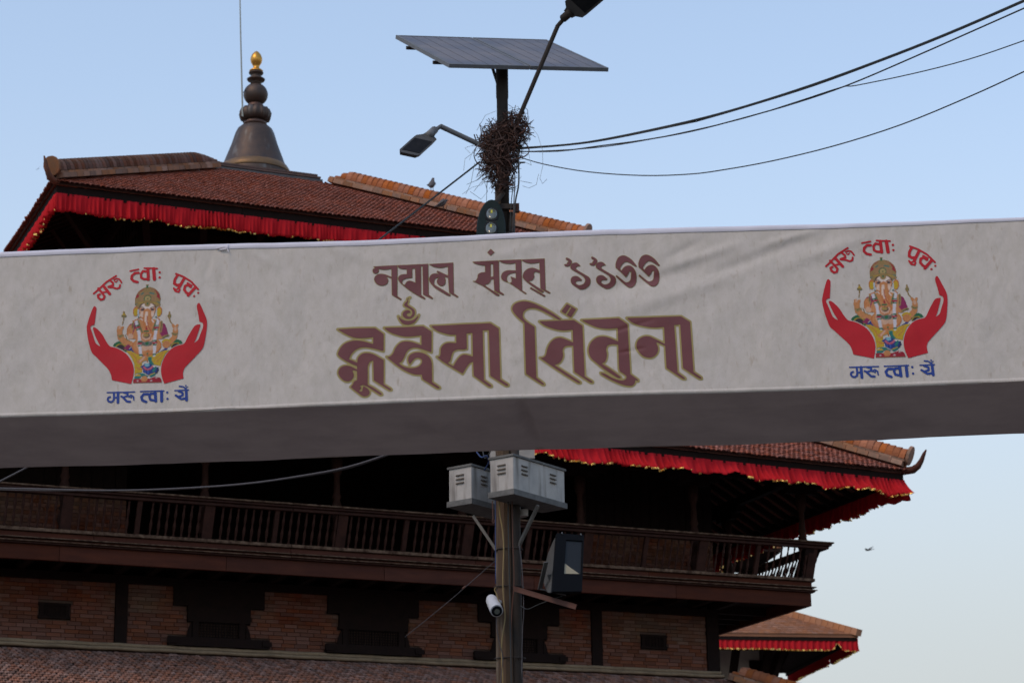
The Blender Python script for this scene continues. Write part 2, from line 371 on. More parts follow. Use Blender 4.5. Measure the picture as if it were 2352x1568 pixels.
# --- double roll moulding where the lower roof meets the wall
def roll(side, z0, out, r, nm):
    fn = SF(side); pts = []; m = MB(); n = 8
    t0, t1 = -HW-out, HW+out
    K = 60; vs = []; 
    for i in range(K+1):
        t = t0+(t1-t0)*i/K; dz = .004*math.sin(i*1.7)+.003*random.random()
        for k in range(n):
            a = 2*math.pi*k/n; vs.append(fn((t, HW+out+r*1.1*math.cos(a), z0+r*math.sin(a)+dz)))
    fs = [(i*n+k, i*n+(k+1) % n, (i+1)*n+(k+1) % n, (i+1)*n+k) for i in range(K) for k in range(n)]
    m.add(vs, fs); return m.obj(nm, M['cornice'], temple, smooth=True)
for sd_ in ('front', 'right'):
    roll(sd_, 7.012, .035, .034, 'moulding'); roll(sd_, 6.955, .075, .030, 'moulding')

# --- balcony: fascia, ledges, rail in lengths, with butt joints
def lengths(a, b, step):
    n = max(1, round((b-a)/step)); e = [a+(b-a)*i/n for i in range(n+1)]
    return [(e[i]+.004, e[i+1]-.004) for i in range(n)]
B0 = HW+1.21
for sd_ in ('front', 'right', 'left'):
    fn = SF(sd_)
    def run(name, o0, o1, z0, z1, m, step, bev=0.0, ext=None):
        e = o1 if sd_ == 'front' else o0-.004 if ext is None else ext
        for a, b in lengths(-e, e, step):
            mb = MB(); mb.hexa([fn((a, o0, z0)), fn((b, o0, z0)), fn((b, o1, z0+bev)), fn((a, o1, z0+bev)), fn((a, o0, z1)), fn((b, o0, z1)), fn((b, o1, z1-bev*.4)), fn((a, o1, z1-bev*.4))])
            mb.obj(name, m, temple)
    run('fascia_board', B0-.07, B0, 8.05, 8.272, M['fascia'], 2.4)
    run('ledge', B0-.06, B0+.055, 8.276, 8.300, M['rail'], 3.2, .006)
    run('ledge', B0-.06, B0+.085, 8.302, 8.325, M['ledge'], 3.2, .008)
    run('moulded_band', B0-.06, B0+.02, 8.327, 8.352, M['fascia'], 3.2)
    run('ledge', B0-.06, B0+.075, 8.354, 8.378, M['ledge'], 3.2, .008)
    run('moulded_band', B0-.06, B0+.015, 8.380, 8.455, M['fascia'], 3.2)
    run('bottom_rail', B0-.08, B0+.06, 8.458, 8.520, M['ledge'], 3.2, .012)
    run('top_rail', B0+.16, B0+.29, 9.045, 9.085, M['rail'], 3.2, .012)
    run('top_rail', B0+.14, B0+.32, 9.088, 9.118, M['ledge'], 3.2, .006)
    run('rail_band', B0+.17, B0+.25, 9.005, 9.043, M['rail'], 3.2)

# turned baluster, leaning outwards
prof = [(.016, 0), (.020, .03), (.013, .06), (.022, .12), (.026, .17), (.018, .22), (.012, .27), (.020, .31), (.024, .36), (.016, .42), (.013, .46), (.020, .49), (.016, .52)]
bal_me = MB().lathe(prof, 6).mesh('baluster', M['rail'])
lean = math.atan2(.20, .50)
COLX = [-7.19, -5.05, -2.87, -.72, 1.41, 3.52, 5.63, 7.72]
newels = [c for c in COLX]+[(COLX[i]+COLX[i+1])/2 for i in range(7)]
left_b = MB()
for sd_ in ('front', 'right', 'left'):
    fn = SF(sd_); n_ = int(15.4/.122)
    for k in range(n_+1):
        t = -7.7+15.4*k/n_
        if any(abs(t-(c-CX)) < .10 for c in (newels if sd_ == 'front' else [c for c in COLX])): continue
        p = fn((t, B0, 8.515))
        if sd_ == 'left':
            q = fn((t, B0+.2, 9.01)); left_b.bar(p, q, .03, .03, (1, 0, 0)); continue
        o = link('baluster', bal_me, temple, p)
        o.rotation_euler = (lean, 0, random.random()*.0) if sd_ == 'front' else (0, lean, 0)
stuff(left_b.obj('balustrade', M['rail'], temple))
for sd_ in ('front', 'right'):
    fn = SF(sd_)
    for i, c in enumerate(newels if sd_ == 'front' else COLX):
        w = .080 if i < 8 else .036; t = c-CX if i < 8 else c-CX
        t = max(-7.74, min(7.74, t))
        m_ = MB(); m_.hexa([fn((t-w, B0-.05, 8.52)), fn((t+w, B0-.05, 8.52)), fn((t+w, B0+.015, 8.52)), fn((t-w, B0+.015, 8.52)),
                            fn((t-w, B0+.14, 9.003)), fn((t+w, B0+.14, 9.003)), fn((t+w, B0+.215, 9.003)), fn((t-w, B0+.215, 9.003))])
        m_.obj('newel', M['rail'], temple)
# carved bracket at the front right corner of the rail
cb = MB(); cb.prism([(0, 8.52), (.03, 8.52), (.06, 8.60), (.045, 8.66), (.10, 8.74), (.115, 8.83), (.19, 8.90), (.24, 9.0), (.30, 9.04), (.05, 9.04), (.0, 8.8)],
            (CX+B0-.02, CY-B0-.0, 0), (1, 0, 0), (0, 0, 1), (0, .16, 0)); cb.obj('corner_bracket', M['wood'], temple)
cb = MB(); cb.prism([(0, 8.52), (.03, 8.52), (.06, 8.60), (.045, 8.66), (.10, 8.74), (.115, 8.83), (.19, 8.90), (.24, 9.0), (.05, 9.0), (.0, 8.8)],
            (CX+B0-.18, CY-B0+.02, 0), (0, -1, 0), (0, 0, 1), (.16, 0, 0)); cb.obj('corner_bracket', M['wood'], temple)

# carved columns standing on the balcony
cp_ = [(.085, 0), (.085, .12), (.06, .15), (.075, .22), (.105, .30), (.075, .40), (.055, .44), (.085, .48), (.055, .53), (.070, .62), (.100, .74), (.070, .86),
       (.050, .92), (.075, .97), (.055, 1.02), (.048, 1.30), (.075, 1.36), (.09, 1.42), (.09, 1.62)]
col_me = MB().lathe(cp_, 12).mesh('column', M['rail'], True)
cap_me = MB().box(-.5, .5, -.06, .06, 0, .10).box(-.3, .3, -.055, .055, -.09, -.002).mesh('bracket_capital', M['wood'])
for sd_ in ('front', 'right'):
    fn = SF(sd_)
    for c in COLX:
        if sd_ == 'right' and c < -7: continue
        p = fn((max(-7.62, min(7.70, c-CX)), HW+1.06, 8.40)); o = link('column', col_me, temple, p)
        cpo = link('bracket_capital', cap_me, o, (0, 0, 1.71)); cpo.rotation_euler = (0, 0, 0 if sd_ == 'front' else math.pi/2)
    b = MB(); b.box(-HW-1.14, HW+1.14, HW+1.0, HW+1.12, 10.215, 10.36, fn); b.obj('eave_beam', M['wood'], temple)

# joists and boards under the balcony
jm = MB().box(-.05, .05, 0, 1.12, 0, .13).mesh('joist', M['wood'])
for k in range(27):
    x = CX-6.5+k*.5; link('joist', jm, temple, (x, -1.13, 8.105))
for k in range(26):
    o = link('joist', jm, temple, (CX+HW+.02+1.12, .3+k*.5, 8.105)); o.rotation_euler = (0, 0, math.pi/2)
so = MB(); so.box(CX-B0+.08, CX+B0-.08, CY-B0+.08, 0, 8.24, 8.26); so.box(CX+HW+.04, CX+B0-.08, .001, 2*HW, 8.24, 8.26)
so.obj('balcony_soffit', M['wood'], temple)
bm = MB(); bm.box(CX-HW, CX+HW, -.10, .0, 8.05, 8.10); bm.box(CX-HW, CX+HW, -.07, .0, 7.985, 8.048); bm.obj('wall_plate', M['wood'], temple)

# ------------------------------------------------------------------ roofs
def tile_shape(w=.084, L=.150, h=.018, lift=.020):
    """one small clay tile: arched, front lip raised over the tile below; x across, y up the slope, z off the roof"""
    xs = [-w/2, -w*.28, w*.28, w/2]; hs = [0, h, h, 0]
    front_t = [(x, 0, lift+q) for x, q in zip(xs, hs)]; front_b = [(x, 0, lift+q-.016) for x, q in zip(xs, hs)]; back = [(x, L, q-.004) for x, q in zip(xs, hs)]
    v = front_t+front_b+back; f = []
    for i in range(3): f += [(i, i+1, 8+i+1, 8+i), (4+i, 4+i+1, i+1, i)]
    f += [(0, 8, 4), (3, 7, 11)]
    return np.array(v), f
TV, TF = tile_shape()
def slope_frame(side, half, z_e, tan):
    fn = SF(side); cosr = 1/math.sqrt(1+tan*tan)
    def P(u, s, h):                                  # u along eave, s up the slope, h off the surface
        out = half-s*cosr; zz = z_e+s*tan*cosr
        return fn((u, out+h*tan*cosr, zz+h*cosr))
    return P, cosr
def tiles(parent, side, half, z_e, tan, s0, s1, umin, umax, material, single=0, px=.088, py=.112, key=None):
    P, cosr = slope_frame(side, half, z_e, tan); cells = []
    nrow = int((s1-s0)/py)
    for i in range(nrow):
        s = s0+i*py; lim = half-s*cosr-.04
        n = int(2*lim/px)
        for k in range(n):
            u = -lim+px*(k+.5)+(px/2 if i % 2 else 0)
            if umin <= u <= umax and abs(u) < lim: cells.append((u, s, i))
    if single and key: cells.sort(key=key)
    o0 = np.array(P(0, 0, 0)); eu = np.array(P(1, 0, 0))-o0; es = np.array(P(0, 1, 0))-o0; eh = np.array(P(0, 0, 1))-o0
    me1 = None
    big = []
    tv = TV
    for c, (u, s, i) in enumerate(cells):
        du, ds, dh, tw = random.uniform(-.005, .005), random.uniform(-.013, .013)-(.03 if random.random() < .012 else 0), random.uniform(-.002, .006)+.010*math.sin(u*1.3+s*2.1)*math.sin(u*.47+1), random.uniform(-.085, .085)
        if c < single:
            if me1 is None:
                me1 = bpy.data.meshes.new('roof_tile'); me1.from_pydata([tuple(p) for p in tv], [], TF); me1.materials.append(material)
            o = link('roof_tile', me1, parent)
            Mx = Matrix(((eu[0], es[0], eh[0], 0), (eu[1], es[1], eh[1], 0), (eu[2], es[2], eh[2], 0), (0, 0, 0, 1)))
            pos = o0+eu*(u+du)+es*(s+ds)+eh*dh
            o.matrix_local = Matrix.Translation(Vector(pos)) @ Mx @ Matrix.Rotation(tw, 4, 'Z')
        else: big.append((u+du, s+ds, dh, tw))
    if big:
        A = np.array(big); n = len(A); cs, sn = np.cos(A[:, 3])[:, None], np.sin(A[:, 3])[:, None]
        X = tv[None, :, 0]*cs-tv[None, :, 1]*sn+A[:, 0:1]; Y = tv[None, :, 0]*sn+tv[None, :, 1]*cs+A[:, 1:2]; Z = tv[None, :, 2]+A[:, 2:3]
        V = o0+X[..., None]*eu+Y[..., None]*es+Z[..., None]*eh
        nv = len(tv); V = V.reshape(-1, 3)
        faces = []
        for j in range(n):
            b = j*nv; faces.extend([tuple(q+b for q in f) for f in TF])
        me = bpy.data.meshes.new('roof_tiles'); me.from_pydata(V.tolist(), [], faces); me.materials.append(material)
        stuff(link('roof_tiles', me, parent))

def arch_tile(w, h, L):
    pts = [(-w/2, 0), (-w*.5, h*.35), (-w*.40, h*.72), (-w*.2, h*.95), (0, h), (w*.2, h*.95), (w*.40, h*.72), (w*.5, h*.35), (w/2, 0)]
    n = len(pts); v = [(x, 0, z+.012) for x, z in pts]+[(x*.94, L, z*.95) for x, z in pts]
    f = [(i, i+1, n+i+1, n+i) for i in range(n-1)]+[tuple(range(n-1, -1, -1)), tuple(n+i for i in range(n))]
    return v, f
def hip(parent, sx, sy, half, z_e, tan, k0, k1, mt, single=True, top_taper=True, w=.25, h=.205, end=True, horn=1.0):
    """ridge over a hip: two brick courses under a row of arched tiles; k is the horizontal inset of both axes"""
    d = np.array([-sx, -sy, tan]); L3 = np.linalg.norm(d); d = d/L3
    c0 = np.array([CX+sx*half, CY+sy*half, z_e])
    side = np.cross(d, (0, 0, 1)); side /= np.linalg.norm(side); u = np.cross(side, d)
    rot = Matrix(((side[0], d[0], u[0], 0), (side[1], d[1], u[1], 0), (side[2], d[2], u[2], 0), (0, 0, 0, 1)))
    length = (k1-k0)*L3; base = c0+d*(k0*L3)+u*.062
    # brick courses
    extra = MB()
    for r, (ww, hh, z0) in enumerate(((w+.075, .030, 0), (w+.035, .034, .032))):
        s = -.02 if r else 0.0
        while s < length-.05:
            bl = min(random.uniform(.19, .24), length-s)
            for q in (-1, 1):
                j = random.uniform(-.008, .008); a = base+d*s+u*(z0-.05 if r == 0 else z0)
                x0, x1 = (q*(ww/2+j), q*.02)
                mb = MB().box(min(x0, x1), max(x0, x1), 0, bl-.008, 0, hh+(.05 if r == 0 else 0))
                vis = single and ((sy < 0) and (q*side[1] < 0))
                if vis:
                    o = mb.obj('ridge_brick', M['ridgebrick'], parent); o.matrix_local = Matrix.Translation(Vector(a)) @ rot
                else:
                    extra.add([(a+side*p[0]+d*p[1]+u*p[2]) for p in mb.v], mb.f)
            s += bl
    n = int(length/.118); av, af = arch_tile(w, h, .125); me = None
    for i in range(n):
        f = i/max(1, n-1); sc = 1.0
        tp = .88 if sx < 0 else .955
        if top_taper and f > tp: sc = 1-.7*((f-tp)/(1-tp))**1.6
        rz, ry = random.uniform(-.05, .05), random.uniform(-.03, .03)
        a = base+d*(i*.118)+u*.067
        if single:
            if me is None:
                me = bpy.data.meshes.new('ridge_tile'); me.from_pydata(av, [], af); me.materials.append(mt)
            o = link('ridge_tile', me, parent)
            o.matrix_local = Matrix.Translation(Vector(a)) @ rot @ Matrix.Rotation(rz, 4, 'Z') @ Matrix.Rotation(ry, 4, 'Y') @ Matrix.Diagonal((1, 1, sc, 1))
        else:
            extra.add([(a+side*p[0]+d*p[1]+u*p[2]*sc) for p in av], af)
    if extra.v: stuff(extra.obj('ridge_work', mt, parent))
    if end:
        a = base-d*.02
        e = MB(); pts = [(w*.62*math.cos(t), .17+.17*math.sin(t)) for t in np.linspace(0, 2*math.pi, 14, endpoint=False)]
        e.prism(pts, a-d*.05+u*.0, side, u, d*.05); e.obj('ridge_end_tile', M['ridgebrick'], parent)
    # upturned corner horn
    if not horn: return
    o = c0+np.array([0, 0, .0]); dh = np.array([sx, sy, 0])/math.sqrt(2)
    P_ = [o-dh*.30+np.array([0, 0, .06]), o-dh*.05+np.array([0, 0, -.03]), o+dh*.10+np.array([0, 0, -.02]), o+dh*.19+np.array([0, 0, .04]), o+dh*.25+np.array([0, 0, .13]), o+dh*.30+np.array([0, 0, .24]), o+dh*.34+np.array([0, 0, .31])]
    hm = MB(); hm.tube(P_, [r_*(.72 if sx < 0 else 1) for r_ in (.09, .10, .095, .080, .062, .044, .018)], 8, flat=.7); hm.obj('corner_horn', M['ridgeshade'] if sx < 0 else M['fascia'], parent, smooth=True)

def valance(parent, side, half, z_top, H, flutter=0.0, pleat=.085, gold=True, missing=(), seed=0):
    fn = SF(side); rs = np.random.default_rng(seed); step = .0125
    n = int(2*half/step); T = np.linspace(-half, half, n+1)
    # irregular pleats
    ph = np.cumsum((rs.normal(1, .25, n+1)*np.interp(T, np.linspace(-half, half, int(half*6)), rs.uniform(.55, 1.5, int(half*6)))).clip(.35, 2.2))*step/pleat*2*math.pi
    ph2 = np.cumsum(rs.normal(1, .3, n+1).clip(.3, 2))*step/.31*2*math.pi
    big = np.interp(T, np.linspace(-half, half, 40), rs.normal(0, 1, 40))
    hem = np.interp(T, np.linspace(-half, half, int(half*5)), rs.normal(0, 1, int(half*5)))
    rows = 7; vs = []
    for j in range(rows):
        f = j/(rows-1)
        amp = .010+.038*f**.8
        off = amp*(np.sin(ph)*(.75+.45*big.clip(-1, 1))+.6*np.sin(ph2+1.1*f))+f*.10*(np.exp(-((half-T)/.25)**2)+np.exp(-((half+T)/.25)**2))*min(1, flutter*3)+f*f*(.02*big+flutter*(.09+.05*np.sin(ph2*.37)))
        tt = T+f*(.012*np.cos(ph)+flutter*.05)
        zz = z_top-f*(H+.014*np.sin(ph2)+(.018+.016*flutter)*hem+flutter*.02*np.sin(ph2*.5))
        vs += [fn((float(a), half+float(o), float(z_))) for a, o, z_ in zip(tt, off, zz)]
    fs = [(j*(n+1)+i, j*(n+1)+i+1, (j+1)*(n+1)+i+1, (j+1)*(n+1)+i) for j in range(rows-1) for i in range(n)]
    keep = [fs[q] for q in range(len(fs)) if not any(a < T[q % n] < b and q//n >= c for a, b, c in missing)]
    m = MB(); m.add(vs, keep); o = m.obj('valance', M['red'], parent, smooth=True)
    md = o.modifiers.new('thickness', 'SOLIDIFY'); md.thickness = .003
    if gold:
        gb = MB(); last = (rows-1)*(n+1); i = 0
        while i < n-3:
            if rs.random() < .42+.5*math.sin(T[i]*2.3+seed)*math.sin(T[i]*.9):
                a, b = np.array(vs[last+i]), np.array(vs[last+i+2])
                if not any(p < T[i] < q for p, q, c in missing):
                    out = np.array(fn((0, 1, 0)))-np.array(fn((0, 0, 0))); k = out*(.004+rs.random()*.008)
                    zt = np.array([0, 0, .012]); zb = np.array([0, 0, -.012-rs.random()*.012])
                    tl = out*rs.normal(0, .008)
                    mid = (a+b)/2+k+out*.008
                    gb.add([a+k+zt, b+k+zt+tl, b+k+zb, a+k+zb+tl, mid], [(0, 1, 4), (1, 2, 4), (2, 3, 4), (3, 0, 4)])
            i += 2
        stuff(gb.obj('gold_trim', M['gold'], o))
    return o

def roof(half, z_e, tan, half_top, tile_sides, mt):
    """deck and soffit as one shell, boards round the eave; returns the roof part"""
    m = MB(); zt = z_e+(half-half_top)*tan
    def ring(hh, zz): return [(CX-hh, CY-hh, zz), (CX+hh, CY-hh, zz), (CX+hh, CY+hh, zz), (CX-hh, CY+hh, zz)]
    v = ring(half-.02, z_e-.005)+ring(half_top, zt-.005)+ring(half-.02, z_e-.06)+ring(half_top, zt-.06)
    f = []
    for i in range(4):
        j = (i+1) % 4; f += [(i, j, 4+j, 4+i), (8+j, 8+i, 12+i, 12+j), (8+i, 8+j, j, i), (4+i, 4+j, 12+j, 12+i)]
    m.add(v, f)
    return m.obj('roof', mt, temple)
def eave_board(parent, half, z_e, depth):
    for sd_ in SIDES:
        fn = SF(sd_); e = half-.05 if sd_ in ('front', 'back') else half-.112
        for a, b in lengths(-e, e, 3.1):
            mb = MB().box(a, b, half-.11, half-.05, z_e-.065-depth, z_e-.063, fn); mb.obj('eave_board', M['wood'], parent)
        mb = MB().box(-half+.005, half-.005, half-.04, half-.008, z_e-.055, z_e-.006, fn) if sd_ in ('front', 'back') else MB().box(-half+.05, half-.05, half-.04, half-.008, z_e-.055, z_e-.006, fn)
        mb.obj('tile_batten', M['rail'], parent)
def rafters(parent, half, z_e, tan, run, sides, z_off=.17):
    for sd_ in sides:
        fn = SF(sd_); n = int(2*half/.36)
        for k in range(n+1):
            u = -half+.2+k*(2*half-.4)/n; L_ = min(run, half-abs(u)-.05)
            if L_ < .3: continue
            a = np.array(fn((u, half-.12, z_e-z_off+.03))); b = np.array(fn((u, half-.12-L_, z_e-z_off+.03+L_*tan)))
            MB().bar(a, b, .07, .09).obj('rafter', M['wood'], parent)

# upper roof
T_H, T_Z, T_T = 4.92, 15.06, .53
r1 = roof(T_H, T_Z, T_T, .95, None, M['tile'])
tl = (T_H-.98)*math.sqrt(1+T_T**2)
for sd_ in ('front', 'left', 'right'):
    tiles(r1, sd_, T_H+.06, T_Z-.03, T_T, 0, tl+.05, -9, 9, M['tile'])
for sx, sy, k1 in ((-1, -1, 3.80), (1, -1, 3.72)):
    hip(r1, sx, sy, T_H, T_Z+.02, T_T, .02 if sx < 0 else .05, k1, M['ridgeshade'] if sx < 0 else M['ridge'], True, horn=(sx < 0))
for sx, sy in ((-1, 1), (1, 1)): hip(r1, sx, sy, T_H, T_Z+.02, T_T, .05, 3.75, M['ridgeshade'], False, horn=(sx < 0))
eave_board(r1, T_H, T_Z, .16)
rafters(r1, T_H, T_Z, T_T, 1.9, ('front', 'left', 'right'))
valance(r1, 'front', T_H-.045, T_Z-.195, .30, seed=3)
valance(r1, 'left', T_H-.045, T_Z-.195, .30, seed=4)
valance(r1, 'right', T_H-.045, T_Z-.195, .30, seed=5)
# upper storey
us = MB(); us.box(CX-2.95, CX+2.95, CY-2.95, CY+2.95, 12.6, 15.9); us.obj('top_storey_wall', M['wood'], temple)
lt = MB()
for sd_ in ('front', 'left', 'right'):
    fn = SF(sd_)
    for k in range(24): lt.box(-2.9+k*.25, -2.82+k*.25, 2.952, 3.0, 13.4, 15.6, fn)
    for k in range(5): lt.box(-2.95, 2.95, 3.002, 3.04, 13.5+k*.5, 13.58+k*.5, fn)
lt.obj('lattice_screen', M['wood'], temple)
for sd_ in ('front', 'left', 'right'):
    fn = SF(sd_)
    for k in range(7):
        u = -2.7+k*.9; MB().bar(fn((u, 2.98, 13.6)), fn((u*1.2, 4.35, 15.15)), .12, .10).obj('strut', M['wood'], temple)

# middle roof
M_H, M_Z, M_T = 8.98, 10.24, .54
r2 = roof(M_H, M_Z, M_T, 2.9, None, M['tile'])
tiles(r2, 'front', M_H+.06, M_Z-.035, M_T, 0, 3.2, 2.2, 9.1, M['tile'], px=.094, py=.125)
tiles(r2, 'right', M_H+.06, M_Z-.035, M_T, 0, 1.8, -9.1, 9.1, M['tile'], px=.094, py=.125)
tiles(r2, 'front', M_H+.06, M_Z-.035, M_T, 0, 2.2, -9.1, 2.2, M['tile'], px=.094, py=.125)
hip(r2, 1, -1, M_H, M_Z+.02, M_T, .05, 3.2, M['ridge'], True, top_taper=False, h=.20, w=.25)
hip(r2, 1, -1, M_H-3.2, M_Z+.02+3.2*M_T, M_T, 0.0, 2.6, M['ridge'], False, top_taper=False, h=.19, w=.25, end=False)
for sx, sy in ((-1, -1), (-1, 1), (1, 1)): hip(r2, sx, sy, M_H, M_Z+.02, M_T, .05, 5.9, M['ridge'], False, top_taper=False, h=.19, w=.25)
eave_board(r2, M_H, M_Z, .13)
rafters(r2, M_H, M_Z, M_T, 2.2, ('front', 'right', 'left'))
valance(r2, 'front', M_H-.045, M_Z-.165, .26, flutter=1.0, pleat=.10, seed=8)
valance(r2, 'right', M_H-.045, M_Z-.165, .30, flutter=.35, pleat=.16, seed=9, missing=((-5.62, -5.50, 4),))
valance(r2, 'left', M_H-.045, M_Z-.165, .30, seed=10)

r2.rotation_euler = (0, .019, 0); _pv = Vector((CX+M_H, 0, M_Z)); r2.location = _pv-Matrix.Rotation(.019, 3, 'Y')@_pv    # the old frame has settled at its right corner

# lower roof
L_H, L_T = 10.0, .50; L_Z = 6.90-(L_H-6.55)*L_T
r3 = roof(L_H, L_Z, L_T, 6.50, None, M['tilelow'])
slen = (L_H-6.60)*math.sqrt(1+L_T**2)
def near(c): return abs(c[1]-(slen-.55))*3+abs(c[0]+2.4)*.35
tiles(r3, 'front', L_H, L_Z, L_T, slen-2.3, slen+.02, -9.9, 9.9, M['tilelow'], single=300, key=near, px=.086, py=.105)
tiles(r3, 'right', L_H, L_Z, L_T, slen-1.2, slen+.02, -9.9, 9.9, M['tilelow'], px=.086, py=.105)
hip(r3, 1, -1, L_H, L_Z+.03, L_T, 1.5, 3.34, M['ridge'], True, w=.30, h=.17, end=False)
hip(r3, -1, -1, L_H, L_Z+.03, L_T, 1.5, 3.3, M['ridge'], False, w=.30, h=.17, end=False)
eave_board(r3, L_H, L_Z, .15)
gw = MB(); [gw.box(CX+x-.2, CX+x+.2, -2.0, -1.6, 0, 6.1) for x in (-7, -4.2, -1.4, 1.4, 4.2, 7)]; gw.box(CX-7.5, CX+7.5, -2.1, -1.5, 5.6, 5.9); gw.obj('ground_colonnade', M['wood'], temple)

# ------------------------------------------------------------------ pinnacle
Zp = T_Z+(T_H-.95)*T_T
pin = MB()
pb = [(.93, 0), (.93, .03)]
pz0 = 17.56
LD = pz0-.235                         # top of the stepped ledges
def PZ(z): return z*1.24-.235 if z < .98 else (z if z < 1.3 else z+.035 if z < 1.85 else z+.035-.10*(z-1.85)/.81)
def PR(p): return [(r, PZ(z)) for r, z in p]
pin.box(CX-1.08, CX+1.08, CY-1.08, CY+1.08, Zp-.16, LD-.15)
pin_o = pin.obj('pinnacle_base', M['lead'], temple)
for hh, a, b, m_ in ((1.00, LD-.150, LD-.122, M['lead']), (1.05, LD-.120, LD-.086, M['copperedge']), (.96, LD-.084, LD-.060, M['lead']), (1.00, LD-.058, LD-.026, M['copperedge']), (.88, LD-.024, LD-.001, M['copperedge'])):
    MB().box(CX-hh, CX+hh, CY-hh, CY+hh, a, b).obj('stepped_ledge', m_, pin_o)
bell = [(.735, -.02), (.745, .05), (.735, .13), (.70, .20), (.62, .30), (.575, .40), (.52, .52), (.465, .64), (.42, .76), (.39, .84), (.35, .91), (.29, .955), (.20, .975), (.12, .98)]
pbell = MB().lathe(PR(bell), 40, (CX, CY, pz0)).obj('pinnacle_bell', M['bronze'], temple, smooth=True)
MB().lathe(PR([(.742, .13), (.748, .135), (.700, .215), (.665, .26), (.655, .265), (.64, .262)]), 40, (CX, CY, pz0+.003)).obj('brass_band', M['brass'], pbell, smooth=True)
MB().lathe(PR([(.2, .975), (.24, 1.0), (.23, 1.05), (.2, 1.08)]), 24, (CX, CY, pz0)).obj('collar', M['copperedge'], pbell, smooth=True)
MB().lathe(PR([(.17, 1.08), (.25, 1.10), (.275, 1.17), (.285, 1.24), (.25, 1.30), (.17, 1.33)]), 60, (CX, CY, pz0), lobes=14, amp=.16).obj('lotus_ring', M['bronze'], pbell, smooth=True)
MB().lathe(PR([(.15, 1.33), (.165, 1.35), (.15, 1.41)]), 24, (CX, CY, pz0)).obj('collar', M['copperedge'], pbell, smooth=True)
sph = [(.245*math.sin(t), 1.62-.235*math.cos(t)) for t in np.linspace(.55, 2.75, 14)]
MB().lathe(PR(sph), 32, (CX, CY, pz0)).obj('bronze_pot', M['bronze'], pbell, smooth=True)
MB().lathe(PR([(.09, 1.83), (.11, 1.86), (.11, 1.92), (.17, 1.93), (.185, 1.96), (.15, 1.99), (.10, 2.02), (.095, 2.07), (.135, 2.09), (.15, 2.12), (.12, 2.15)]), 28, (CX, CY, pz0)).obj('ringed_neck', M['bronze'], pbell, smooth=True)
MB().lathe(PR([(.13, 2.145), (.14, 2.17), (.11, 2.20), (.065, 2.23), (.06, 2.27), (.075, 2.31), (.105, 2.37), (.12, 2.44), (.115, 2.50), (.09, 2.57), (.05, 2.63), (.012, 2.66)]), 28, (CX, CY, pz0)).obj('gilded_tip', M['gilt'], pbell, smooth=True)

# lightning rod beside the pinnacle
R0 = at(557, 262, 1); 
def temple_world(p): return TO+np.array([p[0]*math.cos(math.radians(23))-p[1]*math.sin(math.radians(23)), p[0]*math.sin(math.radians(23))+p[1]*math.cos(math.radians(23)), p[2]])
def on_ring(x, y, out=(CX-.27, CY-.12)):
    q = temple_world((out[0], out[1], 0)); return at(x, y, math.hypot(q[0], q[1]))
lr = MB(); lr.tube([on_ring(557.5, 268), on_ring(555.5, 190), on_ring(553, 90), on_ring(550, -70)], [.020, .018, .016, .013], 6)
lo = lr.obj('lightning_rod', M['rod']); tag(lo, 'thin pale lightning rod rising beside the bell-shaped pinnacle', 'lightning rod')
c_ = MB(); c_.tube([on_ring(555, 216), temple_world((CX-.1, CY-.05, pz0+1.83))], .006, 4); c_.tube([on_ring(557, 258), temple_world((CX-.15, CY-.1, pz0+1.3))], .012, 5)
c_.obj('clamp', M['steel'], lo)

# ------------------------------------------------------------------ the banner gantry
YB = math.radians(94.2)
EB = np.array([math.sin(YB), math.cos(YB), 0]); NB = np.array([-math.cos(YB), math.sin(YB), 0])    # along, away from the street side
B_O = at(1176, 730, 16.4)
def b_uv(x, y, off=0.0):
    d = ray(x, y); p = CAM+d*(((B_O+NB*off-CAM)@NB)/(d@NB)); q = p-B_O; return q@EB, p[2]
U0, U1 = b_uv(0, 770)[0]-.9, b_uv(2352, 690)[0]+.9
ZT = (b_uv(0, 587)[1]+b_uv(2352, 505)[1])/2; ZBm = (b_uv(0, 955)[1]+b_uv(2352, 873)[1])/2
_dz_t = (b_uv(2352, 505)[1]-b_uv(0, 587)[1])/2/4.0; _dz_b = (b_uv(2352, 873)[1]-b_uv(0, 955)[1])/2/4.0
def ztop(u): return ZT+_dz_t*u+.006*math.sin(u*1.9+.5)
def zbot(u): return ZBm+_dz_b*u+.007*math.sin(u*1.3+2)
CREASE = [  # folds of the cloth: picture ends of each fold, width (m), depth (m)
    ((758, 560), (860, 606), .030, .006), ((560, 568), (634, 612), .022, .006), ((492, 568), (469, 642), .018, -.005), ((523, 570), (528, 650), .015, .005),
    ((1612, 553), (1530, 594), .020, -.008), ((1700, 560), (1500, 628), .026, .012), ((1600, 612), (1330, 680), .050, -.016), ((1660, 640), (1440, 715), .040, .012),
    ((1890, 526), (1750, 566), .020, .010), ((1840, 556), (1640, 628), .030, -.012), ((1990, 545), (1800, 610), .035, .010), ((1500, 735), (1380, 772), .012, -.004), ((1480, 800), (1420, 812), .010, -.004),
    ((2040, 760), (1985, 700), .020, .004), ((2110, 800), (2080, 690), .022, .004), ((180, 640), (230, 900), .05, .004), ((700, 640), (690, 860), .06, -.005), ((980, 720), (1010, 900), .05, .004),
    ((1780, 620), (1760, 860), .07, .006), ((1200, 560), (1190, 900), .09, .007), ((2230, 560), (2260, 860), .06, .006), ((60, 640), (90, 940), .06, -.006), ((1290, 548), (1100, 600), .03, .005)]
_cr = [(np.array(b_uv(*a)), np.array(b_uv(*b)), w, d) for a, b, w, d in CREASE]
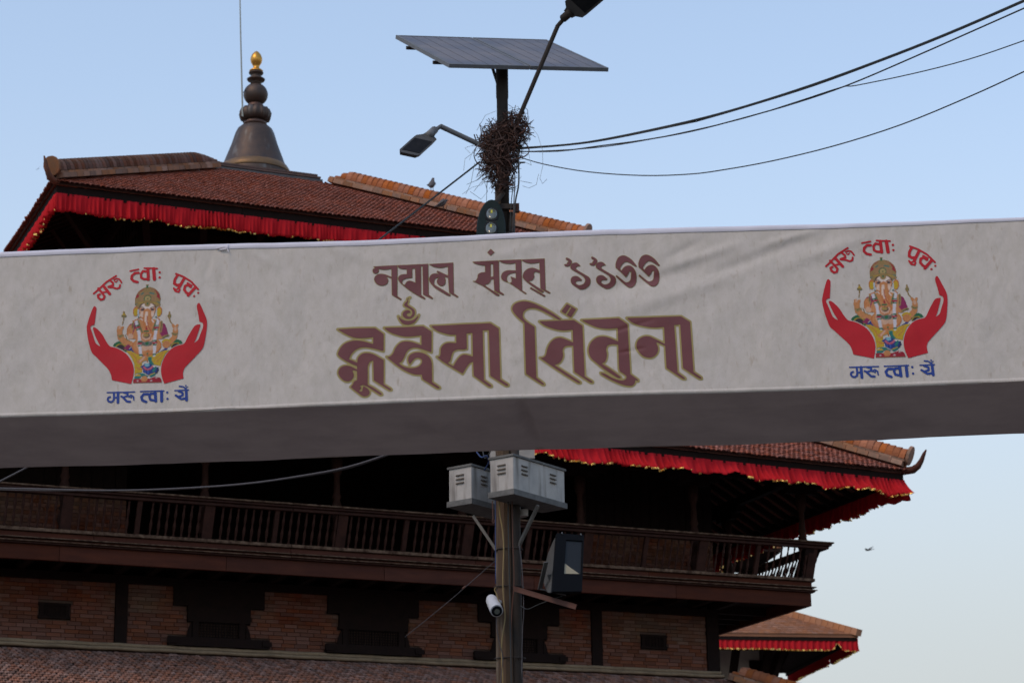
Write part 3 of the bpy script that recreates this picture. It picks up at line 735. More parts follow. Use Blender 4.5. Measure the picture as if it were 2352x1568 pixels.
def wr(U, Z):
    """how far the cloth stands towards the street at U, Z (arrays)"""
    U = np.asarray(U, float); Z = np.asarray(Z, float); h = .010*np.sin(U*1.05+.4)+.004*np.sin(U*3.1+Z*2.0)+.0022*np.sin(U*9.3-Z*6.0+1)+.0012*np.sin(U*21+Z*13)+.0016*np.sin(U*13+2.5*np.sin(Z*7+U))*np.sin(Z*9-U*4)
    for a, b, w, d in _cr:
        ab = b-a; t = np.clip(((U-a[0])*ab[0]+(Z-a[1])*ab[1])/(ab@ab), 0, 1)
        dist2 = (U-a[0]-t*ab[0])**2+(Z-a[1]-t*ab[1])**2; fade = np.sin(np.pi*(.12+.76*t))
        h = h+d*fade*np.exp(-dist2/(2*w*w))
    return h
def b_pos(U, Z, off):
    h = wr(U, Z)+off
    return B_O[None, :]*[1, 1, 0]+np.outer(U, EB)-np.outer(h, NB)+np.outer(Z, [0, 0, 1])

banner = thing('banner', 'long grimy white festival banner box across the street with maroon lettering and two round emblems', 'banner', (B_O[0], B_O[1], 0))
BL = -np.array([B_O[0], B_O[1], 0])
def blink(name, V, F, m, smooth=False, cols=None, parent=None):
    me = bpy.data.meshes.new(name); me.from_pydata((np.asarray(V)+BL).tolist(), [], F); me.materials.append(m); me.update()
    if smooth:
        for p in me.polygons: p.use_smooth = True
    if cols is not None:
        a = me.color_attributes.new('paint', 'FLOAT_COLOR', 'POINT'); a.data.foreach_set('color', np.hstack([cols, np.ones((len(cols), 1))]).astype(np.float32).ravel())
    return link(name, me, parent or banner)
def grid_faces(nu, nv, keep=None):
    i, j = np.meshgrid(np.arange(nu-1), np.arange(nv-1), indexing='ij'); a = (i*nv+j).ravel(); F = np.stack([a, a+nv, a+nv+1, a+1], 1)
    return F if keep is None else F[keep.ravel()]
nu, nv = 640, 76
uu = np.linspace(U0, U1, nu); tt = np.linspace(0, 1, nv)
UU, TT = np.meshgrid(uu, tt, indexing='ij')
zt_, zb_ = np.vectorize(ztop)(uu)[:, None], np.vectorize(zbot)(uu)[:, None]
ZZ = zb_+(zt_-zb_)*TT
V = b_pos(UU.ravel(), ZZ.ravel(), 0.0)
blink('front_cloth', V, grid_faces(nu, nv).tolist(), M['cloth'], True)
# folded edge along the top
def strip(name, rows, m, n=260, smooth=True, u0=U0, u1=U1):
    us_ = np.linspace(u0, u1, n); V = []
    for u in us_:
        for o, z_ in rows(u): V.append(b_pos(np.array([u]), np.array([z_]), o)[0])
    k = len(rows(u0)); return blink(name, V, grid_faces(n, k).tolist(), m, smooth)
def edge_h(u): return .030 if u < 1.5 else .030-.006*(u-1.5)
strip('folded_top_edge', lambda u: [(.004, ztop(u)-.012), (.007, ztop(u)-.004), (.006, ztop(u)+edge_h(u)*.55), (.0, ztop(u)+edge_h(u)), (-.02, ztop(u)+edge_h(u)+.001), (-.05, ztop(u)+.01)], M['clothedge'])
strip('bottom_hem', lambda u: [(.001, zbot(u)+.02), (.006, zbot(u)+.012), (.006, zbot(u)-.004), (-.004, zbot(u)-.012)], M['cloth'])
# lining underneath: from the front hem to the back edge
def z_back(u):
    return zbot(u)+.004
DEPTH = None
def depth_at(x, y, u):
    d = ray(x, y); zt = z_back(u); p = CAM+d*((zt-CAM[2])/d[2]); return (p-B_O)@NB
DL, DM, DR = depth_at(0, 1073, -3.9), depth_at(1176, 1031, 0), depth_at(2352, 993, 3.9)
def depth(u): return DM+(DR-DL)/7.8*u
UF = ((.04, .05, .045, .055), (-2.15, .5, .10, .020), (-.7, .2, .05, -.012), (1.3, -.4, .09, .014), (2.6, .2, .06, -.016), (3.4, -.1, .08, .018), (-3.2, .3, .12, -.015), (-1.4, -.5, .16, .016))   # folds of the lining: place, slant, width, depth
def under(u):
    dd = depth(u); r = []
    for k in range(40):
        f = k/39; sag = -.018*math.sin(math.pi*f)*(1+.6*math.sin(u*1.7+f*3))+.004*math.sin(u*5+f*9)
        for c, sl, w_, dp in UF: sag += dp*math.exp(-((u-c-sl*f)/w_)**2)*(.3+.7*math.sin(math.pi*min(1, f*1.2)))
        sag -= .007*math.exp(-((f-.22-.012*u)/.02)**2)+.006*math.exp(-((f-.50+.03*u)/.018)**2)*(1 if u < .6 else .2)+.007*math.exp(-((f-.80)/.02)**2)
        r.append((-f*dd, z_back(u)-.010+sag*1.0))
    return r
def flat_pos(u, o, z_): return np.array([B_O[0], B_O[1], 0])+EB*u-NB*o+np.array([0, 0, z_])
def fstrip(name, rows, m, n=420, smooth=True):
    us_ = np.linspace(U0, U1, n); V = []
    for u in us_: V += [flat_pos(u, o, z_) for o, z_ in rows(u)]
    return blink(name, V, grid_faces(n, len(rows(U0))).tolist(), m, smooth)
fstrip('bottom_lining', under, M['underside'])
fstrip('back_cloth', lambda u: [(-depth(u), z_back(u)-.010), (-depth(u)-.003, (z_back(u)+ztop(u))/2), (-depth(u), ztop(u)-.01)], M['cloth'])
fstrip('top_cloth', lambda u: [(-.05, ztop(u)+.009), (-depth(u)/2, ztop(u)-.03), (-depth(u)+.002, ztop(u)-.01)], M['clothedge'])
for q in (-1, 1):
    u = U0-.002 if q < 0 else U1+.002
    e = MB(); e.add([flat_pos(u, 0, zbot(u)-.02)+BL, flat_pos(u, -depth(u), zbot(u)-.02)+BL, flat_pos(u, -depth(u), ztop(u))+BL, flat_pos(u, 0, ztop(u))+BL], [(0, 1, 2, 3)]); e.obj('end_cloth', M['cloth'], banner)
# steel frame inside and legs outside the picture
fr = MB()
for o in (-.10, -1.15):
    for zf in (zbot(0)+.06, ztop(0)-.10): fr.bar(flat_pos(U0+.05, o, zf)+BL, flat_pos(U1-.05, o, zf)+BL, .05, .05)
fr.obj('inner_frame', M['steel'], banner)
for u in (U0+.08, U1-.08):
    for o in (-.12, -1.1):
        p = flat_pos(u, o, 0)+BL; MB().tube([p, p+np.array([0, 0, zbot(u)+.03])], .05, 10).obj('leg', M['galv'], banner)
# torn bit on the upper edge
tr = MB()
for (x, y), (x2, y2), w in (((497, 571), (517, 568), .006), ((521, 565), (526, 580), .005), ((524, 560), (523, 571), .004), ((505, 574), (521, 573), .007)):
    a, b = b_uv(x, y), b_uv(x2, y2); pa, pb = b_pos(np.array([a[0]]), np.array([a[1]]), .012)[0]+BL, b_pos(np.array([b[0]]), np.array([b[1]]), .02)[0]+BL
    tr.bar(pa, pb, w, w, NB)
tr.obj('torn_edge', M['clothedge'], banner)

# ---- lettering. Shapes are traced as outlines: "x,y" flows, "x,y!" is a sharp corner
def outline(s, T, dx=0, dy=0):
    P = []
    for t in s.split():
        c = t.endswith('!'); x, y = t.rstrip('!').split(','); P.append((float(x)+dx, float(y)+dy, c))
    n = len(P); out = []
    for i in range(n):
        p0, p1, p2, p3 = P[i-1], P[i], P[(i+1) % n], P[(i+2) % n]
        a = np.array(p1[:2]); b = np.array(p2[:2])
        if p1[2] and p2[2]: out.append(tuple(a)); continue
        m1 = (b-a) if p1[2] else (b-np.array(p0[:2]))/2
        m2 = (b-a) if p2[2] else (np.array(p3[:2])-a)/2
        L = np.linalg.norm(b-a)
        for m in (m1, m2):
            l = np.linalg.norm(m)
            if l > 1.2*L: m *= 1.2*L/l
        for k in range(5):
            t = k/5; h = (2*t**3-3*t*t+1)*a+(t**3-2*t*t+t)*m1+(-2*t**3+3*t*t)*b+(t**3-t*t)*m2
            out.append(tuple(h))
    return np.array([b_uv(*T(x, y)) for x, y in out])
def T_(x0, y0, k): return lambda x, y: (x0+x*k, y0+y*k)
TA, TB, TC, TD, TE = T_(758.0, 677.6, .19531), T_(1159.9, 677.6, .2002), T_(838.4, 562.7, .18555), T_(1263.3, 562.7, .12207), T_(1871.9, 534.0, .13184)

def sdf_poly(P, X, Y):
    """positive inside"""
    d2 = np.full(X.shape, 1e9); ins = np.zeros(X.shape, bool); n = len(P)
    for i in range(n):
        a = P[i]; b = P[(i+1) % n]; e = b-a; L2 = e@e
        if L2 < 1e-14: continue
        t = np.clip(((X-a[0])*e[0]+(Y-a[1])*e[1])/L2, 0, 1); d2 = np.minimum(d2, (X-a[0]-t*e[0])**2+(Y-a[1]-t*e[1])**2)
        if a[1] != b[1]:
            c = ((a[1] > Y) != (b[1] > Y)) & (X < (b[0]-a[0])*(Y-a[1])/(b[1]-a[1])+a[0]); ins ^= c
    return np.where(ins, 1, -1)*np.sqrt(d2)
def sdf_stroke(P, w, X, Y):
    d2 = np.full(X.shape, 1e9)
    if len(P) == 1: return w/2-np.hypot(X-P[0][0], Y-P[0][1])
    for a, b in zip(P[:-1], P[1:]):
        e = b-a; t = np.clip(((X-a[0])*e[0]+(Y-a[1])*e[1])/(e@e), 0, 1); d2 = np.minimum(d2, (X-a[0]-t*e[0])**2+(Y-a[1]-t*e[1])**2)
    return w/2-np.sqrt(d2)
class Field:
    def __init__(s, u0, u1, z0, z1, h=.004):
        s.u = np.arange(u0, u1, h); s.z = np.arange(z0, z1, h); s.h = h; s.f = np.full((len(s.u), len(s.z)), -1.0)
    def win(s, P, pad):
        lo, hi = P.min(0)-pad, P.max(0)+pad
        i0, i1 = np.searchsorted(s.u, [lo[0], hi[0]]); j0, j1 = np.searchsorted(s.z, [lo[1], hi[1]])
        X, Y = np.meshgrid(s.u[i0:i1], s.z[j0:j1], indexing='ij'); return (slice(i0, i1), slice(j0, j1)), X, Y
    def poly(s, P, holes=(), pad=.03):
        w, X, Y = s.win(P, pad); d = sdf_poly(P, X, Y)
        for H in holes: d = np.minimum(d, -sdf_poly(H, X, Y))
        s.f[w] = np.maximum(s.f[w], d)
    def stroke(s, P, wd, pad=.03):
        P = np.asarray(P); w, X, Y = s.win(P, pad+wd); s.f[w] = np.maximum(s.f[w], sdf_stroke(P, wd, X, Y))
    def mesh(s, name, m, off, level=0.0):
        f = s.f+level; nu_, nz_ = f.shape; pos = f > 0
        c = np.stack([pos[:-1, :-1], pos[1:, :-1], pos[1:, 1:], pos[:-1, 1:]], 0); full = c.all(0); some = c.any(0) & ~full
        idx = -np.ones(f.shape, int); used = np.zeros(f.shape, bool)
        for a, b in ((0, 0), (1, 0), (1, 1), (0, 1)):
            used[a:nu_-1+a, b:nz_-1+b] |= full
        used |= False
        verts = []; F = []
        ii, jj = np.nonzero(used); idx[ii, jj] = np.arange(len(ii)); U = list(s.u[ii]); Z = list(s.z[jj])
        fi, fj = np.nonzero(full)
        F = np.stack([idx[fi, fj], idx[fi+1, fj], idx[fi+1, fj+1], idx[fi, fj+1]], 1).tolist()
        ed = {}
        def corner(i, j):
            if idx[i, j] < 0: idx[i, j] = len(U); U.append(s.u[i]); Z.append(s.z[j])
            return int(idx[i, j])
        def edge(p, q):
            k = (p, q) if p < q else (q, p)
            if k not in ed:
                a, b = f[k[0]], f[k[1]]; t = a/(a-b); ed[k] = len(U)
                U.append(s.u[k[0][0]]+(s.u[k[1][0]]-s.u[k[0][0]])*t); Z.append(s.z[k[0][1]]+(s.z[k[1][1]]-s.z[k[0][1]])*t)
            return ed[k]
        for i, j in zip(*np.nonzero(some)):
            cs = [(i, j), (i+1, j), (i+1, j+1), (i, j+1)]; poly = []
            for q in range(4):
                a, b = cs[q], cs[(q+1) % 4]
                if pos[a]: poly.append(corner(*a))
                if pos[a] != pos[b]: poly.append(edge(a, b))
            if len(poly) >= 3: F.append(poly)
        V = b_pos(np.array(U), np.array(Z), off)
        return blink(name, V, F, m, True)
def field_around(Ps, pad=.05, h=.004):
    A = np.vstack(Ps); lo, hi = A.min(0)-pad, A.max(0)+pad; return Field(lo[0], hi[0], lo[1], hi[1], h)

BIG = [  # (transform, outline, holes)
 (TA, "90,402! 330,388 530,385! 630,455! 628,655! 500,622 400,610 320,630 255,685 223,750! 320,792! 330,735 375,690 440,678 520,698 630,760! 630,1045! 715,1100 722,1114! 695,1114 515,998! 508,765! 465,785 442,840! 442,1050! 520,1092 600,1150 612,1168! 590,1170 500,1112 430,1070 385,1052! 350,1068 368,1088 335,1128! 375,1128 382,1100 395,1065! 450,1105 466,1145 440,1180 385,1184 315,1135 243,1078! 268,1050 282,1015 318,998! 318,892! 285,882 265,888 280,940 262,985 220,1012 170,1005 122,965 98,915 118,860 170,831 240,835 318,872! 318,832! 240,800 150,750 98,705 100,665 135,605 190,560 280,535 380,540 508,573! 508,492! 400,503 290,500 190,460", ()),
 (TA, "635,382! 1095,365! 1195,430! 1193,672! 1100,640 1030,617 960,620 905,660 870,730 845,775 808,797! 870,840 960,858 1040,840 1083,790 1070,748 1022,735 980,762 938,815! 918,765 932,712 980,680 1045,672 1120,692 1178,742 1197,800! 1200,1022! 1285,1078 1292,1090! 1262,1092 1088,985! 1080,935! 990,930 900,895 800,832 665,722! 700,720 740,685 770,620 820,562 880,541 960,548 1075,587! 1075,472! 900,485 780,462 690,425", ()),
 (TA, "1185,362! 1885,330! 1985,395! 2003,990! 2092,1050 2098,1065! 2070,1067 1885,948! 1868,410! 1795,412! 1810,995! 1895,1058 1902,1073! 1870,1073 1690,945! 1683,780! 1640,800 1598,855 1560,922! 1440,850 1330,782 1258,725! 1288,722 1300,690 1306,625 1340,580 1392,560 1486,562! 1483,465! 1400,462 1290,432 1230,400", ("1605,452! 1675,442! 1681,722! 1605,700 1550,705 1500,752 1450,835! 1383,797! 1413,770 1425,720 1450,662 1500,637 1565,637 1608,630!",)),
 (TA, "940,25! 912,40 905,68 880,92 872,120 915,145 952,170 968,208 950,243 920,248 900,226 915,208 942,206 940,185 908,173 868,192 852,225 872,260 920,277 968,260 995,220 990,172 950,140 918,118 908,98 920,72 914,50", ()),
 (TA, "800,245! 850,283 910,299 980,287 1045,232! 1020,282 980,325 910,345 850,328 815,282", ()),
 (TB, "85,165 105,115 160,87 240,80 340,107 440,152 560,222 640,280 642,290! 610,284 500,222 400,172 330,155 260,165 212,205 208,262 250,310 340,370! 360,948! 445,1015 452,1030! 425,1025 243,905! 225,325! 160,270 110,215", ()),
 (TB, "712,108! 818,168! 755,262! 648,192!", ("750,140! 765,150! 712,230! 697,220!",)),
 (TB, "395,308! 790,292! 888,355! 915,938! 1002,995 1008,1008! 980,1005 797,885! 785,585! 720,585 680,602 661,642 668,690 655,740 620,785 568,803! 862,1000 868,1012! 838,1010 640,885 403,722! 440,718 470,690 490,612 530,542 592,500 660,498 783,548! 778,400! 660,410 540,387 450,350", ()),
 (TB, "878,292! 1305,272! 1405,340! 1438,910! 1525,975 1528,990! 1495,975! 1490,1010 1465,1040 1415,1045 1330,1025 1200,967 1108,912 1098,898! 1150,908 1240,958 1340,985 1388,965 1390,930 1318,880! 1310,850! 1300,575! 1230,570 1180,587 1161,632 1170,690 1155,760 1112,795! 1200,850 1320,938 1330,957! 1290,952 1150,862 1050,782 985,722 960,642 980,562 1040,502 1110,482 1180,490 1300,538! 1293,382! 1180,392 1060,377 950,332", ()),
 (TB, "1398,270! 2020,247! 2122,310! 2162,885! 2250,947 2255,962! 2225,957 2043,840! 2010,340! 1940,348! 1980,890! 2062,952 2068,965! 2038,962 1853,840! 1838,585! 1790,562 1745,545! 1737,552 1756,610 1745,670 1702,712 1650,722 1580,700 1522,632 1508,580 1530,520 1590,482 1660,480 1740,515 1835,563! 1825,368! 1700,375 1560,355 1460,320", ())]
SMALL = [
 (TC, "105,265! 400,250! 397,630! 448,665 440,677! 335,615! 330,412! 290,395 262,395! 285,430 270,480 210,500 150,480 115,430 125,385 170,357 240,362 330,395! 328,292! 240,303 162,290! 168,320 150,345 115,347 95,322 100,295 125,283", ()),
 (TC, "405,250! 690,238! 692,615! 743,655 735,667! 600,590 480,502 425,450 412,410 430,377 470,362 520,360! 518,300! 440,290 412,270", ("582,290! 622,288! 625,465! 560,442 520,452 490,497! 462,475 465,437 510,412 582,402!",)),
 (TC, "680,240! 780,235! 785,610! 838,655 830,664! 720,607! 715,262! 680,262!", ()),
 (TC, "795,237! 1090,218! 1098,600! 1152,637 1145,650! 1045,590! 1030,405! 988,390 995,432 990,480 958,505 918,495 890,457 900,420 930,397! 872,412 855,452 862,492 960,552 1058,618 1050,632! 1020,622 880,537 815,470 795,420 815,372 860,352 922,357! 890,332 897,318! 960,347 1030,380! 1028,262! 940,280 860,270 810,247", ()),
 (TC, "1335,212! 1655,200! 1665,575! 1718,612 1710,624! 1605,570! 1595,425! 1560,432 1540,472 1478,502! 1570,562 1663,620 1655,634! 1620,622 1480,522 1338,450! 1370,448 1395,410 1402,370 1440,347 1490,342! 1490,260! 1420,250 1360,232", ("1555,240! 1590,240! 1592,395! 1555,400!",)),
 (TC, "1657,200! 1935,188! 1945,570! 1998,605 1990,614! 1940,580 1800,482 1710,442 1688,395 1710,347 1770,322 1870,325! 1868,230! 1790,240 1710,227", ("1870,350! 1872,425! 1805,400! 1820,440 1812,470 1780,475 1757,440 1762,392 1800,362",)),
 (TC, "1937,190! 2222,175! 2235,560! 2293,595 2285,607! 2175,547! 2168,352! 2112,337 2090,362 2095,402 2070,440 2025,455! 2110,512 2213,580 2205,594! 2170,582 2030,482 1965,422 1958,380 1980,332 2030,297 2090,292 2165,322! 2162,222! 2060,235 1980,217", ()),
 (TC, "2055,530! 2232,632! 2222,647! 2045,545!", ()), (TC, "1558,58! 1602,98! 1558,138! 1518,98!", ())]
_fl = "310,250 350,262 400,300 410,340 385,385 340,412 290,405 272,380 300,370 330,372! 322,348 345,330 348,305! 318,290 302,270"
_on = "570,405! 530,410 492,430 492,465 560,512 680,582 740,622 760,682 740,760 670,820 590,840 520,812 420,742 395,680 412,622 470,595 530,607 600,662! 580,682! 520,682 485,702 492,740 550,765 620,747 660,702 663,650 620,592 500,520 400,457 390,402 420,362 490,345 540,372"
_sv = "1380,205 1450,227 1540,290 1632,402! 1612,412! 1560,380 1480,332 1420,325 1360,372 1320,432! 1325,470 1350,488! 1380,442 1430,405 1500,397 1560,432 1610,512 1625,620 1610,720 1565,780 1510,798 1460,780 1350,690 1240,590! 1255,575! 1340,642 1420,697 1480,690 1520,642 1530,500! 1490,505! 1470,550 1430,605! 1340,520 1240,432! 1240,352 1275,262 1320,220"
SMALL += [(TD, _fl, ()), (TD, _on, ()), (TD, _sv, ())]
SMALL += [(TD, s, 'shift', dx, dy) for s, dx, dy in ((_fl, 478, -18), (_on, 478, -18), (_sv, 430, -15))]
def letters(defs, name, gname, gold_w, h):
    S = []
    for d in defs:
        if len(d) == 5: S.append((outline(d[1], d[0], d[3], d[4]), ()))
        else: S.append((outline(d[1], d[0]), [outline(q, d[0]) for q in d[2]]))
    fd = field_around([p for p, _ in S], .05, h)
    for p, hs in S: fd.poly(p, hs, gold_w+.012)
    fd.mesh(gname, M['goldprint'], .0022, gold_w); fd.mesh(name, M['print'], .0045, 0)
letters(BIG, 'lettering', 'lettering_outline', .0125, .0045)
letters(SMALL, 'lettering', 'lettering_outline', .0030, .0035)

# ---- the two round emblems: two red hands round a seated deity, red words above, blue words below
HANDS = ["205,840 228,818 262,845 268,900 258,1152! 210,1165 190,1205 215,1260 300,1456 340,1500 405,1536! 340,1436 290,1346 240,1226 238,1200! 270,1198 330,1236 420,1326 500,1446 570,1526 620,1541 700,1561 800,1606 900,1676 980,1776 1030,1876 1050,1976 1045,2076 1025,2196! 665,2126! 640,2036 580,1936 450,1816 340,1716 260,1646 200,1506 150,1346 122,1196 135,1100 170,950",
         "2095,790 2115,758 2140,760 2230,920 2290,1040 2310,1150 2305,1326 2285,1506 2250,1586 2130,1726 1985,1886 1950,1966 1955,2036 1970,2091! 1625,2186! 1575,2076 1545,1946 1555,1816 1610,1676 1700,1566 1800,1511 1900,1486 1940,1446 1985,1346 2040,1240 2085,1165 2130,1138 2190,1132! 2185,1180 2130,1400 2095,1471! 2170,1410 2200,1320 2240,1180 2225,1110 2165,1086! 2140,980 2100,850"]
REDW = [("190,594 280,508 400,386 567,278", 34), ("262,500 335,575 392,640 378,690 330,705 282,668 268,622 300,606", 40), ("330,572 440,560", 30), ("352,455 482,600", 50),
        ("455,352 520,402 528,440 442,470", 36), ("455,478 530,482 600,506 648,488 656,440", 34), ("535,345 580,325 625,332 655,362 678,398", 28), ("545,372 578,388 598,362", 22),
        ("815,190 965,160", 30), ("968,222 905,226 856,272 852,330 900,372 968,386", 46), ("1070,140 1306,146", 30), ("1105,200 1052,192 1018,240 1028,308 1080,334 1150,334", 42),
        ("1138,150 1162,340", 54), ("1242,150 1274,336", 60), ("1357,213", 42), ("1365,303", 42),
        ("1655,236 1800,290 1950,378 2090,515", 34), ("1690,255 1645,335 1640,408 1692,438 1765,425", 48), ("1815,315 1728,490", 52), ("1725,490 1690,515 1640,500", 24), ("1640,492 1675,545 1735,560 1752,520", 34),
        ("1880,400 1965,445", 30), ("1950,470 1895,430 1842,455 1834,520 1880,575 1935,600", 46), ("2030,485 1915,620", 54), ("2097,577", 38), ("2028,635", 38)]
BLUW = [("600,2350 1105,2336", 22), ("724,2350 734,2440 730,2495 692,2520 645,2510 622,2475 632,2440 662,2428", 34), ("735,2444 800,2436", 30), ("798,2350 815,2526", 48),
        ("905,2350 975,2366 978,2406 905,2432 862,2416", 32), ("900,2436 975,2506 1035,2512", 38), ("990,2422 1040,2392 1088,2420 1100,2480", 24), ("1008,2424 1050,2442 1052,2406", 18),
        ("1205,2330 1630,2312", 22), ("1355,2374 1272,2376 1232,2426 1255,2486 1328,2512", 44), ("1445,2364 1394,2366 1376,2416 1400,2474 1480,2486", 40), ("1472,2330 1500,2496", 50), ("1588,2324 1606,2494", 52), ("1693,2341", 40), ("1708,2453", 40),
        ("1828,2308 2080,2296", 22), ("1900,2318 1975,2346 1980,2394 1900,2418 1852,2392", 36), ("1900,2424 1960,2458 2040,2448", 38), ("2038,2300 2060,2476", 48), ("1905,2232 1970,2238 2030,2276", 26), ("1990,2252 2028,2262 2060,2238", 15), ("2023,2222", 30)]
SK, FC, GD, GR, RD, MG, YL, BU, WH, DK, TE_, PK, PE = (.54, .23, .085), (.60, .37, .25), (.30, .20, .075), (.02, .13, .055), (.32, .015, .03), (.25, .02, .09), (.50, .33, .02), (.015, .04, .20), (.60, .58, .62), (.035, .025, .03), (.02, .17, .15), (.50, .12, .17), (.50, .17, .05)
